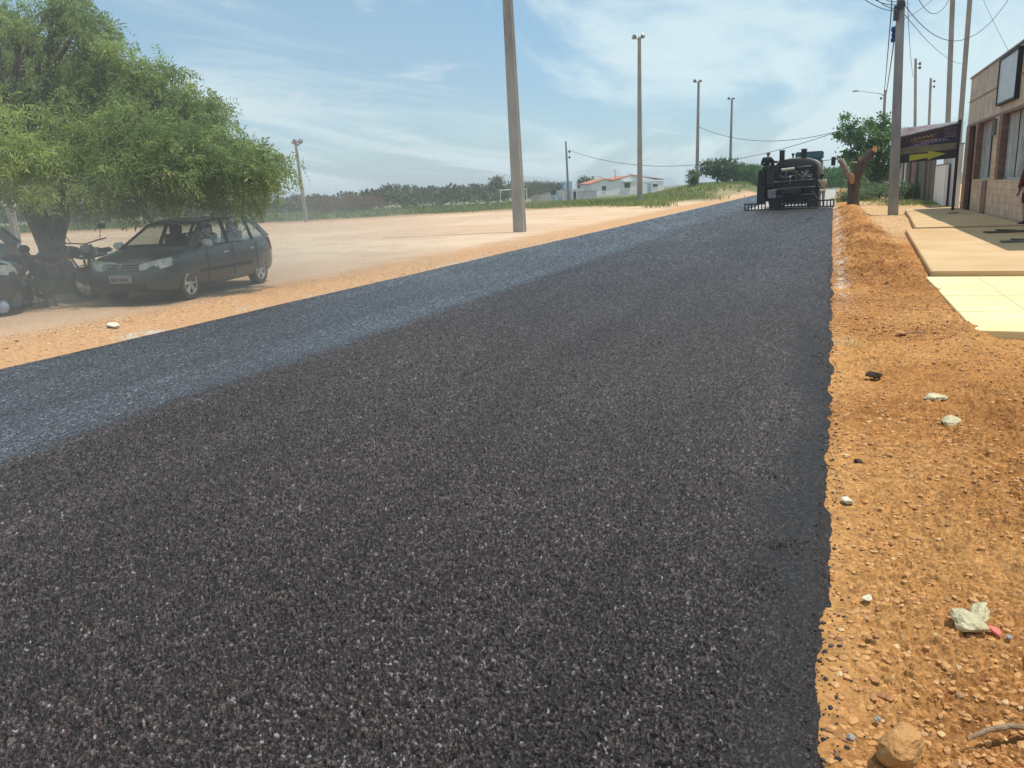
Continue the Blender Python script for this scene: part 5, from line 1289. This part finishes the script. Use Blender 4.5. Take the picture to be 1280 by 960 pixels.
def farg(rn, n):
    # low hedge greenery at the vanishing point
    Ps, Ds = [], []
    for i in range(60):
        px = rn.uniform(1000, 1130); dep = rn.uniform(90, 170); p = gx(px, dep); k = n//60
        if p[0] < 1.2+float(bend(np.array(p[1]))): continue
        d = rn.normal(size=(k, 3)); d[:, 2] = np.abs(d[:, 2]); d /= np.linalg.norm(d, axis=1, keepdims=True)
        Ps.append(np.array([p[0], p[1], .3])+d*np.array([1.8, 1.8, 1.4])); Ds.append(d+rn.normal(size=(k, 3))*.5)
    P = np.concatenate(Ps); return P, np.concatenate(Ds), rn.rand(len(P))
scatter_leaves('roadside_hedge', farg, 60*160, .45, .6, 'leafmid', 6, 'low green roadside growth where the road disappears', 'hedge')
# grass on the bank
def grass(rn, n):
    x = rn.uniform(-100, -9.4, n*4); y = rn.uniform(48, 175, n*4)
    g = sst(66, 74, y+(-x-9)*.22+6*fbm(x*.1, y*.1, 77, 3)*2)*(fbm(x*.25, y*.25, 78, 3) > -.12)
    edge = (x < -9.8-1.6*sst(95, 70, y)-1.4*vn(y*.3, y*0, 9)-sst(120, 60, y)*.8*vn(y*1.3, x*.0, 10))
    sel = (g*rn.rand(n*4) > .25) & edge; x, y = x[sel][:n], y[sel][:n]
    # tuft patches by the road and poles
    extra = []
    for (px, py, r_, k) in ((798, 257, 1.2, 900), (825, 259, .6, 100), (868, 251, 1.5, 420), (845, 252, 1.5, 200)):
        q = G(px, py); extra.append(np.stack([q[0]+rn.normal(size=k)*r_, q[1]+rn.normal(size=k)*r_*1.5], 1))
    e_ = np.concatenate(extra); x = np.concatenate([x, e_[:, 0]]); y = np.concatenate([y, e_[:, 1]])
    k_ = (np.arctan2(-x, y) < .24) | (np.hypot(x, y) < 112); x, y = x[k_], y[k_]; z = base_h(x, y)-.03; P = np.stack([x, y, z], 1); D = rn.normal(size=(len(x), 3))*.45; D[:, 2] = 1
    T = np.clip(.5+1.4*fbm(x*.15, y*.15, 79, 3)+.2*rn.normal(size=len(x)), 0, 1)
    return P, D, T
scatter_leaves('grass', grass, 110000, .42, .13, 'grass', 7, 'green and straw coloured grass on the bank', 'grass')
def rgrass(rn, n):
    q = [G(px, py) for px, py in ((1140, 257), (1120, 254), (1085, 252), (1160, 256), (1058, 250))]
    c = np.array(q)[rn.randint(0, len(q), n)]; x = c[:, 0]+rn.normal(size=n)*.8; y = c[:, 1]+rn.normal(size=n)*1.6
    k = x > .9; x, y = x[k], y[k]
    D = rn.normal(size=(len(x), 3))*.5; D[:, 2] = 1
    return np.stack([x, y, base_h(x, y)-.02], 1), D, rn.rand(len(x))
scatter_leaves('verge_weeds', rgrass, 2500, .16, .2, 'grass', 9, 'low weeds in front of the bushes on the right verge', 'weeds')
def lgrass(rn, n):
    x = rn.uniform(-160, -30, n*3); y = rn.uniform(5, 110, n*3); az = np.degrees(np.arctan2(x, y)); d = np.hypot(x, y)-field_edge(az)
    sel = (d > .5+2*vn(x*.4, y*.4, 5)) & (d < 26) & (az < -21); x, y = x[sel][:n], y[sel][:n]
    P = np.stack([x, y, x*0-.03], 1); D = rn.normal(size=(len(x), 3))*.5; D[:, 2] = 1
    return P, D, np.clip(.35+.25*rn.normal(size=len(x)), 0, 1)
scatter_leaves('field_grass', lgrass, 22000, .6, .3, 'grass', 8, 'green grass band along the far field edge', 'grass')

# ------------------------------------------------------------------ rocks, stick, rubble
def rock(px, py, size, m, label, seed, name='rock', z=None, squash=(1, 1, .7), group=None):
    p = G(px, py, .04); zz = ground_z(p[0], p[1])+.01 if z is None else z
    bm = bmesh.new(); bmesh.ops.create_icosphere(bm, subdivisions=4, radius=size/2); rr = random.Random(seed)
    pl = [(Vector((rr.gauss(0, 1), rr.gauss(0, 1), rr.gauss(0, 1))).normalized(), rr.uniform(.55, .9)*size/2) for _ in range(9)]
    co = np.array([v.co[:] for v in bm.verts])
    for i, v in enumerate(bm.verts):
        for n_, d in pl:
            q = v.co.dot(n_)
            if q > d: v.co -= n_*(q-d)*.85
        f_ = 1+.16*(vn(np.array([v.co.x*22/size*.2+seed]), np.array([v.co.y*22/size*.2+v.co.z*17/size*.2]), seed)[0]-.5)
        q3 = v.co*(2.6/size)+Vector((seed*3.1, seed*1.7, 0)); f_ += .14*mnoise.fractal(q3, .9, 2.1, 3)+.05*mnoise.fractal(q3*4, .8, 2.1, 3)
        v.co = Vector((v.co.x*squash[0]*f_, v.co.y*squash[1]*f_, v.co.z*squash[2]*f_))
    me = bpy.data.meshes.new(name); bm.to_mesh(me); bm.free(); me.materials.append(M[m])
    me.polygons.foreach_set('use_smooth', [True]*len(me.polygons)); me.set_sharp_from_angle(angle=R(25))
    o = bpy.data.objects.new(name, me); col.objects.link(o); o.location = (p[0], p[1], zz+size*squash[2]*.28); o.rotation_euler = (rr.uniform(-.2, .2), rr.uniform(-.2, .2), rr.uniform(0, 6)); tag(o, label, 'rock', group); return o
rock(1125, 935, .155, 'rockorange', 'largest orange clod at the bottom of the picture', 1, 'earth_clod', squash=(1.05, .9, .75))
rock(1210, 778, .13, 'rock', 'wide pale yellowish chunk beside the pink fragment', 2, 'rubble_chunk', squash=(1.1, .8, .5))
rock(1224, 770, .115, 'rock', 'pale flat chunk leaning on the wider one by the pink fragment', 3, 'rubble_chunk', squash=(1.2, .65, .6))
rock(1244, 786, .05, 'pink', 'small pink plastic fragment by the pale chunks', 4, 'plastic_fragment', squash=(1.2, .7, .4))
rock(1262, 794, .022, 'rockgrey', 'tiny grey pebble right of the pink fragment', 5, 'pebble')
rock(1072, 575, .055, 'rockdark', 'dark round stone near the asphalt edge', 6, 'stone', squash=(1, .9, .9))
rock(1092, 467, .12, 'rockdark', 'dark brown stone on the verge above the pale chunk', 7, 'stone', squash=(1.2, .9, .45))
rock(1170, 500, .15, 'rock', 'pale weathered chunk in the middle of the right verge', 8, 'rubble_chunk', squash=(1, 1.1, .5))
rock(1190, 530, .13, 'rock', 'pale chunk just below the middle one on the verge', 9, 'rubble_chunk', squash=(.9, 1.1, .5))
rock(1060, 620, .07, 'rockwhite', 'flat white stone touching the asphalt edge', 10, 'stone', squash=(1.2, .8, .35))
rock(1085, 740, .05, 'rockwhite', 'small white stone on the orange verge', 11, 'stone', squash=(1.2, .8, .4))
rock(1126, 417, .13, 'rockorange', 'orange clod near the corner of the pale tiles', 12, 'earth_clod', squash=(1.2, .8, .4))
rock(1098, 890, .022, 'rockgrey', 'grey pebble left of the largest orange clod', 13, 'pebble')
rock(1064, 912, .024, 'rockgrey', 'grey pebble close to the asphalt at the bottom', 14, 'pebble')
rock(142, 413, .2, 'rockwhite', 'white stone on the left shoulder below the hatchback', 15, 'stone', squash=(1.2, .9, .5))
rock(1035, 228+22, .5, 'rockorange', 'orange clod at the road edge beyond the truck bars', 16, 'earth_clod') if False else None
# stick
k = MB(); a = G(1210, 915, .06); b = G(1300, 903, .06); d = Vector((b[0]-a[0], b[1]-a[1], 0)); k.tube([(0, 0, 0), tuple(d*.3+Vector((0, .012, .012))), tuple(d*.6+Vector((0, .006, .02))), tuple(d)], [.005, .008, .0085, .009], 8)
o = k.build('dry_stick', 'stick', smooth=True); o.location = (a[0], a[1], ground_z(a[0], a[1])+.03); tag(o, 'dry curved stick lying on the verge at the bottom right', 'stick')
k = MB(); a = G(1128, 419, .06); b = G(1157, 418, .06); d = Vector((b[0]-a[0], b[1]-a[1], 0)); k.tube([(0, 0, 0), tuple(d*.5+Vector((0, 0, .01))), tuple(d)], [.006, .008, .006], 6)
o = k.build('twig', 'stick'); o.location = (a[0], a[1], ground_z(a[0], a[1])+.05); tag(o, 'thin twig by the orange clod near the tiles', 'twig')
# gravel: small angular stones, many
def gravel(name, n, gen, smin, smax, m, label, seed, zf):
    rn = np.random.RandomState(seed); x, y = gen(rn, n); n = len(x)
    ico = np.array([(0, 0, 1), (.89, 0, .45), (.28, .85, .45), (-.72, .53, .45), (-.72, -.53, .45), (.28, -.85, .45), (.72, .53, -.45), (-.28, .85, -.45), (-.89, 0, -.45), (-.28, -.85, -.45), (.72, -.53, -.45), (0, 0, -1)])
    fc = np.array([(0, 1, 2), (0, 2, 3), (0, 3, 4), (0, 4, 5), (0, 5, 1), (1, 6, 2), (2, 7, 3), (3, 8, 4), (4, 9, 5), (5, 10, 1), (2, 6, 7), (3, 7, 8), (4, 8, 9), (5, 9, 10), (1, 10, 6), (11, 7, 6), (11, 8, 7), (11, 9, 8), (11, 10, 9), (11, 6, 10)])
    s_ = smin+(smax-smin)*rn.rand(n)**4.5
    V = ico[None]*(1+.5*(rn.rand(n, 12, 1)-.5))*s_[:, None, None]*.5*np.stack([1+.4*rn.rand(n), .8+.3*rn.rand(n), .5+.3*rn.rand(n)], 1)[:, None, :]
    a = rn.rand(n)*6.28; c, s2 = np.cos(a)[:, None], np.sin(a)[:, None]
    V = np.stack([V[..., 0]*c-V[..., 1]*s2, V[..., 0]*s2+V[..., 1]*c, V[..., 2]], -1)
    z = zf(x, y)-s_*.03; V = V+np.stack([x, y, z], 1)[:, None, :]
    Q = fc[None]+(np.arange(n)*12)[:, None, None]
    o = npmesh(name, V.reshape(-1, 3), Q.reshape(-1, 3), m, {'rnd': ('FACE', 'FLOAT', np.repeat(rn.rand(n), 20))}); tag(o, label, 'gravel', kind='stuff')
def stonemat(name, cs):
    m, nt, b = nodes(name); N, L = nt.nodes, nt.links; a = N.new('ShaderNodeAttribute'); a.attribute_name = 'rnd'
    rp = N.new('ShaderNodeValToRGB'); e = rp.color_ramp.elements; e[0].color = (*cs[0], 1); e[1].color = (*cs[-1], 1)
    for i in range(1, len(cs)-1): x = e.new(i/(len(cs)-1)); x.color = (*cs[i], 1)
    L.new(a.outputs['Fac'], rp.inputs[0]); L.new(rp.outputs[0], b.inputs['Base Color']); b.inputs['Roughness'].default_value = .85
    M[name] = m
stonemat('gravel_earth', [(.45, .22, .075), (.5, .26, .095), (.40, .19, .065), (.53, .29, .115), (.45, .22, .075), (.36, .165, .055), (.5, .26, .09), (.45, .22, .08), (.2, .09, .04), (.58, .4, .2)])
stonemat('gravel_black', [(.012, .012, .013), (.03, .028, .028), (.02, .018, .018), (.06, .058, .06)])
stonemat('gravel_pale', [(.52, .36, .22), (.5, .32, .17), (.48, .3, .16), (.58, .48, .36)])
def gen_r(rn, n):
    y = 1.9+rn.rand(n*2)**2.0*24; x = rn.uniform(.06, 4.2, n*2); x = np.where(y > 8.3, .06+(x-.06)*.32, x)
    sel = fbm(x*1.2, y*1.2, 201, 3)+.25*rn.rand(len(x)) > .02; return x[sel][:n], y[sel][:n]
gravel('gravel', 75000, gen_r, .005, .034, 'gravel_earth', 'loose orange clods and gravel on the right verge', 11, lambda x, y: ground_surface(x, y)[0])
def gen_b(rn, n):
    y = 1.6+rn.rand(n)**1.6*16; x = rn.normal(size=n)*.05-.03+edge_wob(y); return x, y
gravel('asphalt_crumbs', 1800, gen_b, .006, .022, 'gravel_black', 'loose black asphalt crumbs along the paving edge', 12, lambda x, y: np.where(x > .02, ground_surface(x, y)[0], .03)+.002)
def gen_l(rn, n):
    y = 4+rn.rand(n)*26; x = -8.42-np.abs(rn.normal(size=n))*.35; k = n//3; x[:k] = -9.6+rn.normal(size=k)*.5; y[:k] = 7.6+rn.normal(size=k)*1.0; return x, y
gravel('shoulder_gravel', 4500, gen_l, .012, .06, 'gravel_pale', 'pale rubble and chips along the left shoulder', 13, lambda x, y: ground_surface(x, y)[0])

# ------------------------------------------------------------------ cables
def cable(a, b, sag, r_, label, n=26):
    a, b = Vector(a), Vector(b); k = MB(); o = a
    pts = []
    for i in range(n+1):
        u = i/n; p = a.lerp(b, u)-a; p.z -= sag*4*u*(1-u); pts.append(p)
    k.tube(pts, r_, 5); ob = k.build('power_cable', 'wire', smooth=True); ob.location = o; tag(ob, label, 'cable', 'overhead cables'); return ob
Pb = lambda z, dx=0.: (pbig[0]-.26*z/9.5+dx, pbig[1], z)
Pl = lambda z, dx=0.: (plamp[0]-.1*z/9.1+dx, plamp[1], z)
cable(Pb(7.4, -.3), Pl(8.4, -.1), .5, .022, 'outer dark cable from the big pole to the street lamp pole')
cable(Pb(6.9, -.12), Pl(8.1), .35, .025, 'inner dark cable from below the blue bundle to the lamp pole')
cable(Pb(9.3, -.3), Pb(7.4, -.3), .0, .02, 'short dark cable running down the big pole side')
cable(tuple(at(1073, -6, 22)), Pb(7.35, -.05), .12, .012, 'leftmost thin service cable reaching the big pole from above')
cable(tuple(at(1085, -6, 22)), Pb(7.6, -.05), .12, .012, 'second thin service cable reaching the big pole from above')
cable(tuple(at(1090, -6, 23)), Pb(7.4, -.05), .1, .012, 'third thin service cable reaching the big pole from above')
cable(tuple(at(1100, -6, 24)), Pb(7.7, -.05), .1, .012, 'fourth thin service cable, closest to the big pole top')
cable(Pb(8.75, .15), tuple(at(1188, -3, 40)), 1.1, .014, 'deeply sagging cable between the big pole and slim pole')
cable(Pb(7.5, .15), tuple(at(1262, -3, 36)), 1.5, .014, 'long sagging cable from the big pole up over the shop')
cable(Pb(8.6, .15), tuple(at(1142, 96, 62.6)), .6, .014, 'cable dropping from the big pole to the thin dark pole')
cable(tuple(at(1126, 25, 31)), tuple(at(1168, -3, 34)), .1, .01, 'short thin cable rising right from the big pole')
cable(Pb(7.2, .15), tuple(at(1210, 80, 60)), .5, .012, 'faint cable running down right behind the slim poles')
cable(tuple(at(872, 158, 104)), tuple(at(1044, 165, 76)), 1.3, .03, 'upper long cable across the sky left of the dense tree')
cable(tuple(at(712, 188, 118)), tuple(at(1060, 160, 76)), 2.9, .03, 'lower long cable from the gatehouse pole to the dense tree')
cable(tuple(at(1228, -3, 36)), tuple(at(1262, 66, 30)), .05, .008, 'thin service cable falling to the shop parapet')

# ------------------------------------------------------------------ air: haze and the dust cloud
def volmat(name, c, dens, aniso=.2):
    m = bpy.data.materials.new(name); m.use_nodes = True; nt = m.node_tree; nt.nodes.clear()
    o = nt.nodes.new('ShaderNodeOutputMaterial'); v = nt.nodes.new('ShaderNodeVolumePrincipled')
    v.inputs['Color'].default_value = (*c, 1); v.inputs['Density'].default_value = dens; v.inputs['Anisotropy'].default_value = aniso
    nt.links.new(v.outputs[0], o.inputs['Volume']); return m
HAZE = .0007
M['haze'] = volmat('haze', (.8, .86, .95), HAZE)
k = MB(); k.box((0, 0, 7.2), (2000, 2000, 18.4)); hz = k.build('haze', 'haze'); tag(hz, 'thin pale haze in the air', kind='stuff')
DUST = .04
M['dust'] = volmat('dust', (.97, .93, .84), DUST, .3)
c = G(165, 372)
M['dust_thin'] = volmat('dust_thin', (.97, .94, .86), .013, .3)
k = MB(); k.ball((0, 0, 0), (1, 1, 1), 32, 20); o = k.build('dust_cloud', 'dust_thin', smooth=True)
o.location = (c[0]+.4, c[1]+.5, 1.2); o.scale = (12, 6.0, 6.5); o.rotation_euler = (0, 0, R(80)); tag(o, 'faint high veil of dust around the big tree', 'dust', kind='stuff')
for f_, lab in ((1.0, 'outer'), (.74, 'middle'), (.5, 'inner')):
    k = MB(); k.ball((0, 0, 0), (1, 1, 1), 32, 20); o = k.build('dust_cloud', 'dust', smooth=True)
    o.location = (c[0]+.6, c[1]-.5, .25); o.scale = (8.0*f_, 3.4*f_, 2.0*f_); o.rotation_euler = (0, 0, R(75)); tag(o, 'thin tan dust drifting before the parked cars, %s layer' % lab, 'dust', kind='stuff')

# ------------------------------------------------------------------ light
SUN_EL, SUN_AZ = 70.0, 74.0     # azimuth from +Y towards +X
sd = Vector((math.sin(R(SUN_AZ))*math.cos(R(SUN_EL)), math.cos(R(SUN_AZ))*math.cos(R(SUN_EL)), math.sin(R(SUN_EL))))
sl = bpy.data.lights.new('sun', 'SUN'); sl.energy = 4.2; sl.angle = R(.53); sl.color = (1, .955, .88)
so = bpy.data.objects.new('sun', sl); col.objects.link(so); so.rotation_euler = sd.to_track_quat('Z', 'Y').to_euler()
w = bpy.data.worlds.new('World'); sc.world = w; w.use_nodes = True; nt = w.node_tree; N, L = nt.nodes, nt.links
bg = N['Background']
sky = N.new('ShaderNodeTexSky'); sky.sky_type = 'NISHITA'; sky.sun_disc = False; sky.sun_elevation = R(SUN_EL); sky.sun_rotation = R(SUN_AZ)
sky.air_density = 1.0; sky.dust_density = .6; sky.ozone_density = 1.5
tc = N.new('ShaderNodeTexCoord'); sp_ = N.new('ShaderNodeSeparateXYZ'); L.new(tc.outputs['Generated'], sp_.inputs[0])
def math_(op, a, b=None):
    n_ = N.new('ShaderNodeMath'); n_.operation = op
    for i, v_ in enumerate((a, b)):
        if v_ is None: continue
        if isinstance(v_, (int, float)): n_.inputs[i].default_value = v_
        else: L.new(v_, n_.inputs[i])
    return n_.outputs[0]
zc = math_('ADD', math_('MAXIMUM', sp_.outputs[2], 0.0), .10)
cx = math_('DIVIDE', sp_.outputs[0], zc); cy = math_('DIVIDE', sp_.outputs[1], zc)
cb = N.new('ShaderNodeCombineXYZ'); L.new(cx, cb.inputs[0]); L.new(cy, cb.inputs[1])
def cloud(scale, stretch, lo, hi, seed, detail=7, rot=0, rough=.55, dist=.4):
    mp = N.new('ShaderNodeMapping'); mp.inputs['Scale'].default_value = stretch; mp.inputs['Location'].default_value = (seed, seed*.7, 0); mp.inputs['Rotation'].default_value = (0, 0, rot)
    L.new(cb.outputs[0], mp.inputs[0]); n_ = N.new('ShaderNodeTexNoise'); n_.inputs['Scale'].default_value = scale; n_.inputs['Detail'].default_value = detail; n_.inputs['Roughness'].default_value = rough; n_.inputs['Distortion'].default_value = dist
    L.new(mp.outputs[0], n_.inputs[0]); r_ = N.new('ShaderNodeMapRange'); r_.interpolation_type = 'SMOOTHSTEP'; r_.inputs[1].default_value = lo; r_.inputs[2].default_value = hi
    L.new(n_.outputs[0], r_.inputs[0]); return r_.outputs[0]
veil = cloud(.75, (1, .33, 1), .44, .60, 3.1, rot=R(32), dist=.9)
puff = cloud(1.5, (1, 1, 1), .58, .70, 8.3, 8, rot=.4, dist=.2)
m1 = N.new('ShaderNodeMixRGB'); L.new(math_('ADD', math_('MULTIPLY', veil, .78), .04), m1.inputs[0]); m0 = N.new('ShaderNodeMixRGB'); m0.inputs[0].default_value = .5; L.new(sky.outputs[0], m0.inputs[1]); m0.inputs[2].default_value = (1.6, 3.2, 4.3, 1); L.new(m0.outputs[0], m1.inputs[1]); m1.inputs[2].default_value = (4.9, 5.9, 6.1, 1)
m2 = N.new('ShaderNodeMixRGB'); L.new(math_('MULTIPLY', puff, .5), m2.inputs[0]); L.new(m1.outputs[0], m2.inputs[1]); m2.inputs[2].default_value = (5.0, 5.6, 6.0, 1)
L.new(m2.outputs[0], bg.inputs['Color']); bg.inputs['Strength'].default_value = .14

sc.view_settings.view_transform = 'Standard'; sc.view_settings.look = 'None'; sc.view_settings.gamma = 1; sc.view_settings.exposure = 0.14
sc.cycles.use_denoising = True; sc.cycles.denoising_prefilter = 'NONE'; sc.cycles.denoising_input_passes = 'RGB_ALBEDO_NORMAL'
sc.cycles.max_bounces = 8; sc.cycles.volume_bounces = 0; sc.cycles.transparent_max_bounces = 12
sc.cycles.caustics_reflective = False; sc.cycles.caustics_refractive = False
